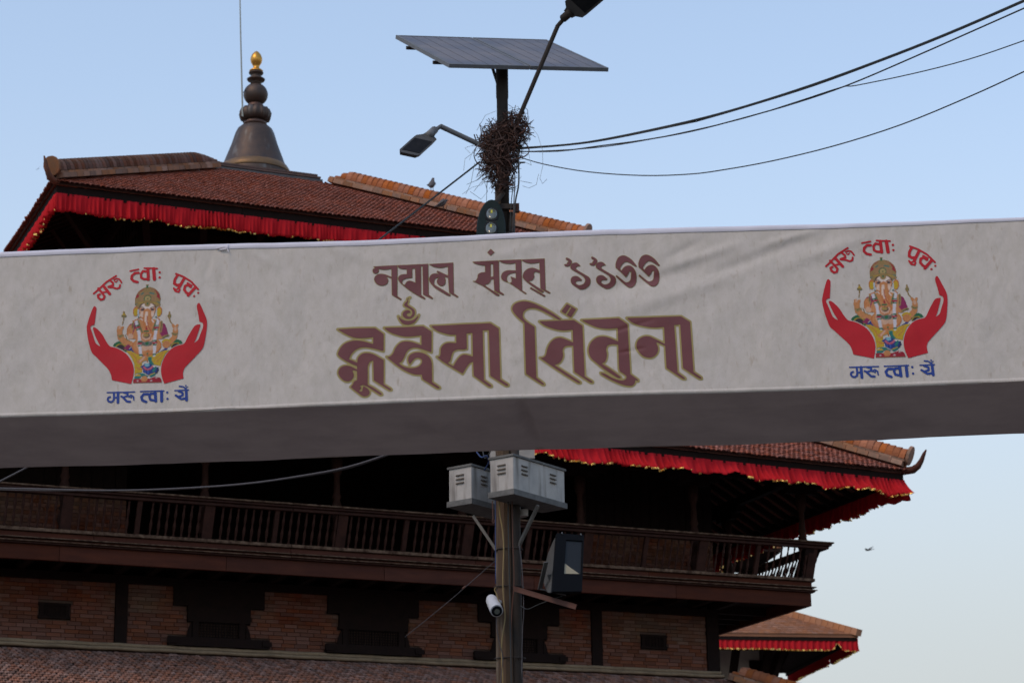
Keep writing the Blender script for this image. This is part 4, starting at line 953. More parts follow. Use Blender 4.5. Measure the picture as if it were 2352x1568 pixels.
# painted figure, back to front: kind, shape, colour, stroke width
FIG = [('e', 765, 1545, 150, 115, GR), ('e', 1790, 1505, 115, 110, GR), ('e', 765, 1560, 95, 78, YL), ('e', 768, 1565, 84, 70, DK), ('e', 1775, 1540, 92, 84, YL), ('e', 1775, 1545, 82, 76, DK),
 ('s', "720,1235 745,1370 850,1450 940,1480", SK, 110), ('s', "1740,1240 1735,1360 1660,1440", SK, 105), ('s', "700,1190 735,1240 770,1195", SK, 62), ('s', "1690,1150 1740,1230 1765,1150", SK, 60),
 ('s', "716,1170 722,1200", FC, 40), ('s', "1735,1195 1740,1230", FC, 42), ('s', "710,1330 740,1370 800,1330", GD, 34), ('s', "1690,1290 1740,1320 1780,1300", GD, 40), ('s', "735,1345 775,1320", GR, 10), ('s', "1700,1305 1770,1315", GR, 10),
 ('s', "775,1010 772,1060 762,1140", GD, 26), ('e', 775, 985, 54, 32, GD), ('s', "728,996 822,996", GR, 9), ('e', 768, 925, 22, 30, GD), ('e', 775, 955, 34, 16, YL),
 ('s', "1608,1020 1625,1070 1665,1120", GD, 30), ('e', 1606, 985, 38, 48, GD), ('s', "1575,985 1640,985", GR, 9), ('e', 1600, 925, 18, 32, GD),
 ('p', "905,1130 960,1075 1190,1000 1440,1070 1530,1120 1600,1330 1540,1400 900,1400 850,1300 860,1180", SK), ('p', "850,1180 900,1120 985,1095 1000,1200 960,1330 845,1320", MG), ('p', "1470,1090 1540,1120 1580,1200 1620,1310 1520,1370 1460,1300", MG),
 ('p', "890,1600 960,1540 1060,1600 1180,1690 1270,1700 1400,1670 1500,1610 1590,1545 1560,1500 1640,1560 1500,1720 1250,1760 1000,1690", BU),
 ('p', "870,1610 960,1605 1050,1650 1180,1705 1290,1700 1440,1650 1560,1600 1680,1580 1620,1670 1560,1790 1530,1880 1400,1850 1280,1770 1200,1800 1130,1850 1050,1860 1000,1760 940,1680", YL),
 ('p', "1040,1850 1180,1800 1210,1990 1100,2010 1060,2060", YL), ('s', "960,1640 1040,1700 1090,1790", PE, 14), ('s', "1560,1630 1450,1720 1400,1770", PE, 12), ('s', "1540,1700 1480,1770 1440,1800", PE, 14), ('s', "1090,1900 1160,1940 1200,1930", PE, 20), ('s', "1100,1820 1180,1850", RD, 10),
 ('e', 1243, 1520, 272, 178, PE), ('e', 1243, 1505, 248, 160, SK), ('e', 1240, 1480, 190, 130, FC), ('e', 1275, 1610, 34, 22, PE), ('e', 1270, 1655, 16, 14, GR), ('p', "820,1560 900,1490 960,1520 900,1600", MG),
 ('e', 905, 1255, 60, 115, PE), ('e', 912, 1250, 50, 108, SK), ('e', 925, 1350, 55, 50, FC), ('s', "870,1170 880,1290", PE, 9), ('s', "900,1160 905,1290", PE, 9), ('s', "930,1170 930,1290", PE, 9), ('s', "830,1320 870,1400 930,1430", GD, 24), ('s', "845,1350 885,1410", DK, 8),
 ('e', 1590, 1440, 80, 55, YL), ('e', 1600, 1490, 78, 66, PE), ('e', 1600, 1480, 68, 58, SK), ('s', "1570,1440 1565,1500", PE, 9), ('s', "1600,1440 1600,1500", PE, 9), ('s', "1632,1445 1636,1500", PE, 9), ('s', "1520,1370 1560,1345 1620,1330", GD, 44), ('s', "1525,1375 1610,1325", GR, 10), ('s', "1540,1350 1610,1345", DK, 7),
 ('s', "955,1110 945,1160 960,1220", GD, 40), ('s', "1470,1080 1480,1180 1470,1260", GD, 44), ('s', "950,1120 950,1200", DK, 9), ('s', "1470,1090 1475,1240", DK, 9), ('s', "1040,1060 1090,1180 1150,1300", GD, 34), ('s', "1380,1060 1340,1180 1320,1260", GD, 34), ('s', "1050,1080 1140,1290", GR, 12), ('s', "1370,1080 1325,1250", GR, 12),
 ('s', "1005,1080 1045,1200 1085,1310 1105,1480 1150,1680", WH, 54), ('s', "1410,1045 1388,1200 1380,1330 1390,1500 1392,1680", WH, 54),
 ('s', "1000,1165 1060,1150", GR, 24), ('s', "1012,1195 1075,1180", RD, 34), ('s', "1025,1232 1085,1215", GR, 24), ('s', "1350,1155 1418,1155", GR, 24), ('s', "1352,1190 1418,1190", RD, 36), ('s', "1355,1226 1416,1226", GR, 22),
 ('s', "1080,1445 1145,1440", GR, 24), ('s', "1082,1478 1145,1474", RD, 36), ('s', "1088,1514 1150,1508", GR, 24), ('s', "1350,1428 1414,1424", GR, 24), ('s', "1352,1462 1414,1458", RD, 36), ('s', "1358,1498 1414,1494", GR, 22), ('s', "1125,1675 1180,1680", GR, 26), ('s', "1370,1672 1416,1668", GR, 24),
 ('e', 1243, 1478, 100, 46, (.12, .13, .10)), ('e', 1243, 1474, 62, 50, (.16, .18, .15)), ('e', 1243, 1474, 34, 28, GR), ('s', "1150,1440 1180,1470 1200,1500", (.10, .09, .10), 16), ('s', "1330,1430 1310,1470 1290,1500", (.10, .09, .10), 16),
 ('e', 985, 905, 56, 92, PE), ('e', 988, 920, 40, 70, YL), ('e', 1410, 905, 58, 96, PE), ('e', 1405, 915, 40, 72, YL), ('s', "940,1080 1030,1040 1100,990", PE, 26), ('s', "1440,1050 1370,1000", PE, 26),
 ('e', 1183, 690, 236, 222, GD), ('e', 1183, 695, 222, 205, RD), ('e', 1183, 740, 232, 130, GD), ('e', 1183, 640, 165, 150, (.34, .20, .09)), ('e', 1152, 442, 32, 18, GD), ('e', 1152, 470, 20, 26, GR), ('p', "1120,490 1190,490 1230,560 1080,560", GD),
 ('s', "1090,580 1060,600", TE_, 22), ('s', "1210,575 1280,590", TE_, 22), ('s', "1010,600 1040,560 1160,530 1290,560 1340,610", GD, 20), ('e', 1178, 676, 68, 64, GR), ('e', 1178, 676, 52, 49, (.42, .30, .12)), ('e', 1178, 676, 14, 13, GR),
 ('e', 975, 780, 26, 28, GD), ('e', 1395, 780, 34, 30, GD), ('s', "1000,770 1080,735 1183,722 1300,735 1385,770", GD, 34), ('s', "1020,760 1183,735 1370,762", YL, 9), ('s', "1360,735 1410,750", TE_, 14), ('s', "960,790 990,775", TE_, 14),
 ('e', 1193, 860, 158, 122, DK), ('e', 1193, 890, 152, 135, PE), ('e', 1193, 868, 142, 122, FC), ('e', 1193, 815, 110, 60, (.72, .60, .52)), ('e', 1190, 985, 120, 75, PE), ('e', 1120, 960, 52, 50, (.70, .50, .38)), ('e', 1275, 960, 52, 50, (.70, .50, .38)),
 ('e', 1185, 772, 54, 50, GD), ('e', 1185, 764, 16, 16, GR), ('e', 1190, 858, 11, 9, RD),
 ('s', "1062,835 1095,826 1140,858", DK, 13), ('s', "1240,850 1285,820 1325,830", DK, 13), ('e', 1100, 872, 42, 26, PE), ('e', 1104, 876, 30, 22, DK), ('e', 1288, 866, 42, 26, PE), ('e', 1284, 870, 30, 22, DK), ('e', 1095, 868, 9, 7, (.2, .2, .3)), ('e', 1294, 862, 9, 7, (.2, .2, .3)),
 ('s', "1030,880 1040,1005", (.45, .55, .62), 22), ('s', "1362,890 1362,1000", (.45, .55, .62), 22), ('e', 1042, 1008, 20, 14, TE_), ('e', 1360, 1005, 20, 14, TE_),
 ('s', "1195,930 1205,1050 1225,1150", PE, 150), ('s', "1195,930 1203,1050 1222,1140", SK, 120), ('s', "1225,1150 1262,1250 1290,1320", PE, 104), ('s', "1225,1150 1258,1250 1280,1320", SK, 76), ('s', "1285,1320 1270,1385 1210,1402 1162,1370 1152,1320", PE, 84), ('s', "1285,1320 1266,1380 1210,1396 1165,1366 1156,1325", FC, 50),
 ('s', "1185,930 1180,1040 1200,1130", (.72, .55, .44), 52), ('s', "1198,985 1205,1080 1240,1170 1290,1250", RD, 12), ('s', "1170,1100 1190,1180 1215,1240", PE, 26), ('p', "1200,1160 1235,1230 1190,1230", RD), ('s', "1172,1256 1248,1254", GR, 28), ('e', 1218, 1335, 62, 44, DK), ('e', 1212, 1330, 54, 34, GD), ('s', "1180,1325 1245,1320", YL, 12),
 ('s', "1098,1035 1122,1062", (.75, .68, .62), 14), ('s', "1290,1050 1325,1095", (.75, .68, .62), 18),
 ('s', "1240,1725 1180,1760 1130,1800", SK, 72), ('s', "1210,1720 1150,1790", FC, 34), ('s', "1260,1740 1280,1800", PE, 30), ('p', "1280,1720 1350,1710 1360,1780 1410,1850 1360,1870 1300,1800", TE_),
 ('p', "1160,1890 1240,1820 1330,1820 1400,1890 1500,1890 1510,1960 1430,2010 1320,2040 1220,1990 1210,1930", BU), ('p', "1225,1860 1250,1820 1310,1820 1330,1870 1270,1890", (.20, .42, .50)), ('s', "1228,1895 1260,1930 1300,1940 1345,1920 1380,1885", PK, 34), ('s', "1245,1925 1300,1955 1350,1935", RD, 9), ('s', "1440,1900 1410,1960", TE_, 50), ('s', "1490,1910 1480,1990 1440,2030", DK, 22), ('s', "1250,1960 1255,2000", (.05, .12, .4), 14), ('s', "1310,1960 1315,2010", (.05, .12, .4), 14),
 ('p', "1120,2000 1220,1995 1330,2050 1300,2075 1170,2065", TE_), ('p', "1360,2020 1440,1985 1455,2040 1370,2085 1335,2060", TE_), ('s', "1330,2040 1430,2000", YL, 16), ('p', "1070,2060 1200,2055 1190,2095 1070,2105", TE_), ('p', "1075,2030 1160,2020 1190,2050 1075,2062", YL),
 ('p', "1050,2110 1200,2095 1330,2100 1450,2058 1550,2078 1590,2165 1050,2185", RD), ('s', "1052,2180 1588,2168", GD, 12), ('e', 1255, 2105, 62, 52, SK), ('s', "1215,2120 1220,2155", PE, 9), ('s', "1245,2125 1250,2160", PE, 9), ('s', "1275,2120 1280,2155", PE, 9), ('e', 1135, 2142, 20, 12, (.5, .4, .4)), ('e', 1382, 2135, 22, 13, (.5, .4, .4)), ('e', 1472, 2080, 18, 12, (.5, .4, .4))]

# the left emblem is the same print further along the cloth
_a, _b = b_uv(*TE(228, 818)), b_uv(217.5, 703.0); DU, DZ = _b[0]-_a[0], _b[1]-_a[1]
def emblem(du, dz):
    sh = np.array([du, dz])
    P = [outline(s, TE)+sh for s in HANDS]; fd = field_around(P, .03, .004)
    for p in P: fd.poly(p)
    fd.mesh('red_hands', M['redprint'], .0035)
    for W, nm, m in ((REDW, 'red_lettering', M['redprint']), (BLUW, 'blue_lettering', M['blueprint'])):
        S = [(np.array([b_uv(*TE(*map(float, q.split(',')))) for q in s.split()])+sh, w*.13184/5273*17.2*1.0) for s, w in W]
        fd = field_around([p for p, _ in S], .05, .003)
        for p, w in S:
            if len(p) > 2:      # round the bends
                k = [p[0]]
                for i in range(1, len(p)-1): k += [p[i]*.7+p[i-1]*.3, p[i], p[i]*.7+p[i+1]*.3] if False else [p[i]]
                k.append(p[-1]); p = np.array(k)
            fd.stroke(p, w)
        fd.mesh(nm, m, .0035)
    # painted deity: colour carried by the points of a fine sheet
    h = .004; A = np.array([b_uv(*TE(x, y)) for x, y in ((600, 410), (1930, 410), (600, 2200), (1930, 2200))])+sh
    lo, hi = A.min(0), A.max(0); u = np.arange(lo[0], hi[0], h); z_ = np.arange(lo[1], hi[1], h); X, Y = np.meshgrid(u, z_, indexing='ij')
    # back to drawing coordinates with a projective fit
    src = np.array([(x, y) for x in (600, 1265, 1930) for y in (410, 1300, 2200)], float); dst = np.array([b_uv(*TE(x, y)) for x, y in src])+sh
    Amx = np.hstack([dst, np.ones((9, 1)), dst[:, :1]*dst[:, 1:2], dst**2]); Kx, *_ = np.linalg.lstsq(Amx, src, rcond=None)
    Q = np.stack([X, Y, np.ones_like(X), X*Y, X*X, Y*Y], -1)@Kx; GX, GY = Q[..., 0], Q[..., 1]
    C = np.zeros(X.shape+(3,)); A_ = np.zeros(X.shape, bool)
    for it in FIG:
        if it[0] == 'e': _, cx, cy, rx, ry, c = it; m = ((GX-cx)/rx)**2+((GY-cy)/ry)**2 < 1
        elif it[0] == 'p': m = sdf_poly(np.array([tuple(map(float, q.split(','))) for q in it[1].split()]), GX, GY) > 0; c = it[2]
        else: m = sdf_stroke(np.array([tuple(map(float, q.split(','))) for q in it[1].split()]), it[3], GX, GY) > 0; c = it[2]
        C[m] = c; A_ |= m
    hands = np.zeros(X.shape, bool)
    for s in HANDS:
        pts = [q.rstrip('!') for q in s.split()]; hands |= sdf_poly(np.array([tuple(map(float, q.split(','))) for q in pts]), GX, GY) > -14
    A_ &= ~hands
    noise = np.random.default_rng(5).normal(1, .10, X.shape)[..., None]; C = np.clip(C*noise*.88, 0, 1)
    Cs = C.copy(); Ws = A_.astype(float)[..., None]; num = C*Ws; den = Ws.copy()
    for ax, s_ in ((0, 1), (0, -1), (1, 1), (1, -1)): num += .35*np.roll(C*Ws, s_, ax); den += .35*np.roll(Ws, s_, ax)
    Cs = num/np.maximum(den, 1e-6)
    keep = A_[:-1, :-1] & A_[1:, :-1] & A_[1:, 1:] & A_[:-1, 1:]; F = grid_faces(len(u), len(z_), keep)
    used, inv = np.unique(F, return_inverse=True); V = b_pos(X.ravel()[used], Y.ravel()[used], .003)
    blink('painted_deity', V, inv.reshape(F.shape).tolist(), M['figure'], True, Cs.reshape(-1, 3)[used])
emblem(0, 0); emblem(DU, DZ)

# ------------------------------------------------------------------ utility pole and what hangs on it
PB = at(1159, 1300, 25.0)[:2]; PX, PY = PB
pole = thing('utility_pole', 'stained concrete utility pole with a dark steel tube strapped beside it, standing behind the banner', 'pole', (PX, PY, 0))
zc = at(1150, 425, 25)[2]; ztop_p = at(1150, 152, 25)[2]
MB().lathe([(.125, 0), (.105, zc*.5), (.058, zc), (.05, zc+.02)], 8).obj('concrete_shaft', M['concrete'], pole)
dx = .105
MB().lathe([(.062, 0), (.055, zc*.6), (.040, zc-.35)], 14, (.128, -.02, 0)).obj('steel_tube', M['steel'], pole, smooth=True)
MB().lathe([(.066, zc-.75), (.066, ztop_p-.42), (.072, ztop_p-.40), (.072, ztop_p-.02)], 18, (.040, .0, 0)).obj('upper_tube', M['steel'], pole, smooth=True)
for zz, r in ((zc-.28, .10), (zc-.60, .10), (at(1165, 1262, 25)[2], .155), (at(1165, 1348, 25)[2], .16), (at(1165, 1512, 25)[2], .165)):
    b = MB(); b.tube([(.045+r*math.cos(t)*1.02, r*.72*math.sin(t), zz) for t in np.linspace(0, 2*math.pi, 21)], .007, 5); b.obj('clamp_band', M['steel'], pole)
MB().box(-.12, .18, -.12, -.06, zc-.33, zc-.27).obj('cross_bar', M['steel'], pole)
MB().box(.16, .22, -.10, -.04, zc-.36, zc-.26).obj('bolt', M['rust'], pole)

# solar panels: levelled from their corners
FL = at(1032, 147.5, 24.4); az, ti, ro, W_, L_ = math.radians(69.7), math.radians(32), math.radians(6.16), 2.0, 2.0
e0 = np.array([math.sin(az), math.cos(az), 0]); n0 = np.array([-math.cos(az), math.sin(az), 0])
s0 = n0*math.cos(ti)+np.array([0, 0, math.sin(ti)]); eE = e0*math.cos(ro)+np.array([0, 0, math.sin(ro)]); eS = s0-eE*(s0@eE)/(eE@eE); eS /= np.linalg.norm(eS); eN = np.cross(eE, eS)
for k in range(2):
    o = FL+eE*(k*1.005); w = .985
    t = thing('solar_panel', ('left' if k == 0 else 'right')+' dusty solar panel of the tilted pair on top of the utility pole', 'solar panel', o, 0, 'solar panels on the pole')
    fm = MB(); z3 = np.zeros(3)
    for a, b in ((z3, eE*w), (eS*(L_-.035), eE*w)): fm.obox(a-eN*.045, b, eS*.035, eN*.047)
    for a in (z3+eS*.036, eE*(w-.035)+eS*.036): fm.obox(a-eN*.045, eE*.035, eS*(L_-.072), eN*.047)
    fm.obj('frame', M['galv'], t)
    MB().obox(eE*.034+eS*.034-eN*.012, eE*(w-.068), eS*(L_-.068), eN*.010).obj('cell_sheet', M['panel'], t)
    lm = MB()
    for q in range(1, 6): lm.obox(eE*(.034+(w-.068)*q/6)+eS*.04-eN*.0016, eE*.004, eS*(L_-.08), eN*.0016)
    lm.obj('cell_lines', M['cellline'], t)
br = MB()
for q in (.45, 1.45): br.obox(FL+eS*q-eE*.03-eN*.085, eE*2.05, eS*.045, eN*.038)
top = np.array([PX+.04, PY, ztop_p-.05]); mid = FL+eE*1.0+eS*1.0-eN*.09
br.tube([top, mid], .05, 10); br.tube([top-np.array([0, 0, .35]), FL+eE*1.0+eS*1.45-eN*.08], .02, 6)
for q in (.0, 1): br.tube([mid, FL+eE*(.3+1.4*q)+eS*.47-eN*.07], .018, 6)
o = br.obj('panel_bracket', M['steel'], None); tag(o, 'dark steel bracket carrying the solar panels on the pole top', 'bracket')

def lamp(name, label, A, pts, rad, head0, wv, lv, tv, mbody, msoff, marm, lenses=()):
    """arm through pts and a tapered head: head0 = middle of its neck end, wv width, lv length, tv thickness (downwards)"""
    t = thing(name, label, 'street lamp', pts[0], 0, 'street lamps on the pole')
    B = -np.asarray(pts[0]); m = MB(); m.tube([np.asarray(p)+B for p in pts], rad, 12); m.obj('arm', marm, t, smooth=False)
    h = np.asarray(head0)+B; wv, lv, tv = map(np.asarray, (wv, lv, tv))
    out = [(-.22, 0), (-.26, .10), (-.48, .20), (-.5, .32), (-.5, .90), (-.40, 1.0), (.40, 1.0), (.5, .90), (.5, .32), (.48, .20), (.26, .10), (.22, 0)]
    m = MB(); n = len(out)
    v = [h+wv*x+lv*y+tv*0 for x, y in out]+[h+wv*x*.86+lv*(.04+y*.93)-tv*.8 for x, y in out]; m.add(v, [tuple(range(n)), tuple(range(2*n-1, n-1, -1))]+[(i, n+i, n+(i+1) % n, (i+1) % n) for i in range(n)])
    m.hexa([h+wv*a+lv*b-tv*c for c in (.7, 1.25) for a, b in ((-.2, .12), (.2, .12), (.2, .5), (-.2, .5))])
    m.obj('lamp_head', mbody, t)
    m = MB(); m.obox(h-wv*.40+lv*.34+tv*.02, wv*.8, lv*.56, tv*.06); m.obj('lamp_glass', msoff, t)
    m = MB(); m.tube([h-lv*.16, h+lv*.12], np.linalg.norm(wv)*.17, 10); m.obj('socket', marm, t, smooth=True)
    return t
# left lamp, hanging towards the street on the left
a0 = at(1120, 341, 24.95); a1 = at(1012, 290.5, 24.75); a2 = at(992, 305, 24.6)
h0 = at(990, 306, 24.6); hw = (at(962, 359, 24.25)-at(918, 349.5, 24.15)); hl = (at(938, 353, 24.1)-h0)
hw = (hw/np.linalg.norm(hw))*.27; hn = np.cross(hw, hl); hn = hn/np.linalg.norm(hn)*.06
if hn@(CAM-h0) < 0: hn = -hn
lamp('street_lamp', 'grey street lamp on the bent arm reaching left from the pole, head pointing down', None, [a0, a1, a2], .030, h0, hw, hl, hn, M['lampgrey'], M['darkmetal'], M['galv'])
# upper right lamp
a0 = at(1172, 318, 24.9); a1 = at(1281, 60, 24.6); a2 = at(1302, 36, 24.55)
h0 = at(1304, 34, 24.5); hl = at(1372, -24, 24.1)-h0; hw = at(1345, 10, 24.3)-at(1303, -4, 24.3); hw -= hl*(hw@hl)/(hl@hl); hw = hw/np.linalg.norm(hw)*.29; hn = np.cross(hw, hl); hn = hn/np.linalg.norm(hn)*.06
if hn@(CAM-h0) < 0: hn = -hn
lamp('street_lamp', 'dark street lamp on the long arm rising right across the solar panel', None, [a0, a1, a2], .026, h0, hw, hl, hn, M['lampgrey'], M['darkmetal'], M['steel'])
# front lamp with two round lenses, seen from below
t = thing('street_lamp', 'oval green-black street lamp with two round lenses just above the banner', 'street lamp', at(1129, 540, 24.2), 0, 'street lamps on the pole')
o = at(1129, 540, 24.2); rt = np.array([1.0, 0, 0]); dn = at(1129, 459, 24.75)-at(1127, 580, 24.05); Ln = np.linalg.norm(dn); dn /= Ln; nf = np.cross(dn, rt); nf /= np.linalg.norm(nf)
if nf[1] > 0: nf = -nf
ctr = at(1128, 520, 24.4)-o; FS = 1/abs(np.cross(ray(1128, 520), dn)@rt)*.93
m = MB(); n = 28; prof_ = [(1.0, 0), (.985, .020), (.90, .032)]
def oval(k, d): return [ctr+rt*(.163*k*math.cos(a)*(1-.10*math.sin(a)))+dn*(Ln*.5*k*math.sin(a))+nf*d for a in np.linspace(0, 2*math.pi, n, endpoint=False)]
vs = oval(.80, -.07)+oval(1.0, -.03)+oval(1.0, .012)+oval(.93, .025)
m.add(vs, [(j*n+i, j*n+(i+1) % n, (j+1)*n+(i+1) % n, (j+1)*n+i) for j in range(3) for i in range(n)]+[tuple(range(n-1, -1, -1)), tuple(3*n+i for i in range(n))]); m.obj('lamp_head', M['lampgreen'], t)
for (lx, ly) in ((1129.5, 498), (1128, 531), (1127, 563)):
    d_ = ray(lx, ly); p = CAM+d_*(((ctr+o-CAM)@nf)/(d_@nf))-o
    bez = MB(); bez.add([p+rt*(.073*math.copysign(abs(math.cos(a))**.6, math.cos(a)))+dn*(.078*FS*math.copysign(abs(math.sin(a))**.7, math.sin(a)))+nf*d for d in (.024, .036) for a in np.linspace(0, 2*math.pi, 20, endpoint=False)], [(i, (i+1) % 20, 20+(i+1) % 20, 20+i) for i in range(20)]+[tuple(20+i for i in range(20))]); bez.obj('bezel', M['darkmetal'], t)
    ln = MB(); K = 6; vs = []
    for j in range(K):
        f = j/(K-1); r = .062*math.cos(f*1.35)
        vs += [p+rt*(r*math.cos(a))+dn*(r*1.05*FS*math.sin(a))+nf*(.038+.030*math.sin(f*1.5)) for a in np.linspace(0, 2*math.pi, 18, endpoint=False)]
    ln.add(vs, [(j*18+i, j*18+(i+1) % 18, (j+1)*18+(i+1) % 18, (j+1)*18+i) for j in range(K-1) for i in range(18)]+[tuple((K-1)*18+i for i in range(18))]); ln.obj('lens', M['lens'], t, smooth=True)
    MB().obox(p-rt*.010-dn*.018*FS+nf*.0685, rt*.020, dn*.036*FS, nf*.003).obj('led_chip', M['ledyellow'], t)
    MB().obox(p-rt*.060+dn*.088*FS*-1+nf*.026, rt*.12, dn*.006, nf*.006).obj('rib', M['lampgrey'], t)
q = np.array([PX+.04, PY-.06, at(1150, 447, 25)[2]])-o
m = MB(); m.tube([q, ctr+dn*(Ln*.42)-nf*.04], .028, 8); m.obj('arm', M['steel'], t)

# the tangle of twigs and wires round the pole head
tw = MB(); rs = np.random.default_rng(21)
NC = at(1155, 335, 24.93); dens = [((1148, 345), .23, .24, 520), ((1184, 288), .15, .15, 260), ((1192, 312), .14, .10, 120), ((1140, 318), .20, .17, 280), ((1140, 385), .17, .22, 260), ((1150, 372), .22, .2, 200), ((1158, 415), .10, .16, 110)]
for (x, y), rx, rz, n_ in dens:
    c = at(x, y, 24.95)
    for k in range(n_):
        th = rs.uniform(0, 2*math.pi); ph = rs.uniform(-1, 1); rr = rs.uniform(.25, 1)**.5
        p = c+np.array([rx*rr*math.cos(th)*math.sqrt(1-ph*ph), .22*rr*math.sin(th)*math.sqrt(1-ph*ph), rz*rr*ph])
        if abs(p[0]-(PX+.04)) < .07 and abs(p[1]-PY) < .07: p = p+np.array([.0, -.10, 0])
        d = rs.normal(size=3)*[1, .7, 1]; d /= np.linalg.norm(d); L = rs.uniform(.06, .26); cv = rs.normal(size=3)*.35
        tw.tube([p-d*L/2, p-d*L*.15+cv*L*.3, p+d*L*.2+cv*L*.28, p+d*L/2], min(.011, .0022+rs.exponential(.0022)), 3, False)
for k in range(9):        # loops
    c = at(rs.uniform(1120, 1190), rs.uniform(280, 380), 24.78); r = rs.uniform(.10, .2); a0_ = rs.uniform(0, 6)
    tw.tube([c+np.array([r*math.cos(a0_+t), .05*math.sin(t*2), r*.8*math.sin(a0_+t)]) for t in np.linspace(0, 4.6, 16)], rs.uniform(.003, .008), 4, False)
o = tw.obj('twig_nest', M['twig']); tag(o, 'rust brown bird nest of twigs and scrap wire wrapped round the pole head', 'nest')
ww = MB()
for pts in ([(1215, 285), (1235, 310), (1246, 345), (1247, 380), (1240, 410), (1246, 422), (1256, 412)], [(1200, 427), (1215, 432), (1232, 424), (1237, 400)], [(1198, 405), (1190, 415), (1203, 417), (1222, 421)], [(1128, 390), (1108, 415), (1088, 440)], [(1100, 330), (1085, 350), (1078, 368)],
            [(1095, 345), (1068, 365), (1065, 392)], [(1112, 400), (1100, 412), (1072, 424)], [(1090, 375), (1082, 420), (1070, 446)], [(1195, 350), (1215, 355), (1220, 380)], [(1190, 372), (1205, 372), (1221, 380)], [(1080, 352), (1068, 340), (1088, 333)], [(1205, 260), (1218, 300), (1210, 330)],
            [(1095, 300), (1115, 265), (1140, 255)], [(1170, 250), (1190, 245), (1200, 265)], [(1100, 380), (1120, 440), (1105, 458), (1080, 440)], [(1122, 405), (1106, 425), (1085, 430), (1062, 446)]):
    ww.tube([at(x, y, 24.8+.1*math.sin(i+x)) for i, (x, y) in enumerate(pts)], .0028, 4, False)
o = stuff(ww.obj('loose_wires', M['wirepale'])); tag(o, 'thin pale loose wire ends curling out of the nest on the pole', 'wire')

# louvred sheet-metal cabinets
CZ = 6.92; ca = np.array([math.sin(math.radians(36)), math.cos(math.radians(36)), 0]); cb_ = np.array([-math.sin(math.radians(54)), math.cos(math.radians(54)), 0]); Zv = np.array([0, 0, 1.0])
def cabinet(label, corner, L, D, H, z, lou_a, lou_b):
    o = np.array([corner[0], corner[1], z]); t = thing('metal_cabinet', label, 'cabinet', o, 0, 'metal cabinets on the pole')
    m = MB(); m.obox(ca*.012+cb_*.012+Zv*.02, ca*(L-.024), cb_*(D-.024), Zv*(H-.04)); bo = m.obj('body', M['box'], t)
    bv = bo.modifiers.new('edge', 'BEVEL'); bv.width = .006; bv.segments = 2
    m = MB(); m.obox(-ca*.008-cb_*.008, ca*(L+.016), cb_*(D+.016), Zv*.062); m.obox(-ca*.004-cb_*.004+Zv*(H-.02), ca*(L+.008), cb_*(D+.008), Zv*.024); m.obj('rim', M['boxrim'], t)
    # louvres: three short hoods in a group
    for (fa, face) in [(q, 'a') for q in lou_a]+[(q, 'b') for q in lou_b]:
        for k in range(3):
            z0 = H*.80-.045*k-.02
            if face == 'a': p = ca*(L*fa-.055)+Zv*z0+cb_*.010; ex, en = ca*.11, -cb_
            else: p = cb_*(D*fa-.055)+Zv*z0+ca*.010; ex, en = cb_*.11, -ca
            h = MB(); h.hexa([p, p+ex, p+ex+en*.016, p+en*.016, p+Zv*.014, p+ex+Zv*.014, p+ex+en*.002+Zv*.016, p+en*.002+Zv*.016]); h.obj('louvre', M['slot'], t)
    return t
c1 = at(1180, 1134.4, 24.4); c2 = at(1083.5, 1156, 24.86)
cabinet('larger grey cabinet with louvres, corner towards the street, on the front of the pole', c1, 1.0, .335, .45, CZ, (.22, .76), (.5,))
cabinet('smaller-looking grey cabinet left of the pole, half hidden behind the front cabinet', c2, .95, .335, .45, CZ, (.26, .8), (.5,))
c3 = at(1128, 1052, 25.6); t3 = thing('metal_cabinet', 'pale cabinet just under the banner, behind and above the other two', 'cabinet', (c3[0], c3[1], c3[2]), 0, 'metal cabinets on the pole')
MB().obox((0, 0, 0), np.array([.50, .02, 0]), np.array([-.02, .34, 0]), (0, 0, .42)).obj('body', M['box'], t3); MB().obox((-.01, -.01, .42), np.array([.52, .02, 0]), np.array([-.02, .36, 0]), (0, 0, .02)).obj('lid', M['boxrim'], t3)
bz = MB()
for p, q in (((1086.6, 1184, 25.0), (1140, 1263, 24.95)), ((1236, 1160, 24.75), (1192, 1252, 24.95))):
    m = MB(); m.bar(at(*p), at(*q), .035, .03); o = m.obj('cabinet_brace', M['brace']); tag(o, 'slanting flat brace under the '+('left' if p[0] < 1150 else 'right')+' end of the cabinets', 'brace', 'braces under the cabinets')
m = MB(); m.tube([at(1131, 1150, 24.6), at(1132.5, 1190, 24.6)], .006, 5); m.tube([at(1133+2.5*math.cos(a), 1196+5*math.sin(a), 24.6) for a in np.linspace(-1.5, 4.9, 10)], .005, 5); o = m.obj('hanging_hook', M['rust']); tag(o, 'small looped wire hook hanging under the front cabinet', 'hook')
m = MB(); m.tube([at(1198, 1172, 25.1), at(1200, 1186, 25.1)], [.075, .062], 16); o = m.obj('hanging_cup', M['box']); tag(o, 'small grey speaker cup tucked under the front cabinet', 'speaker')

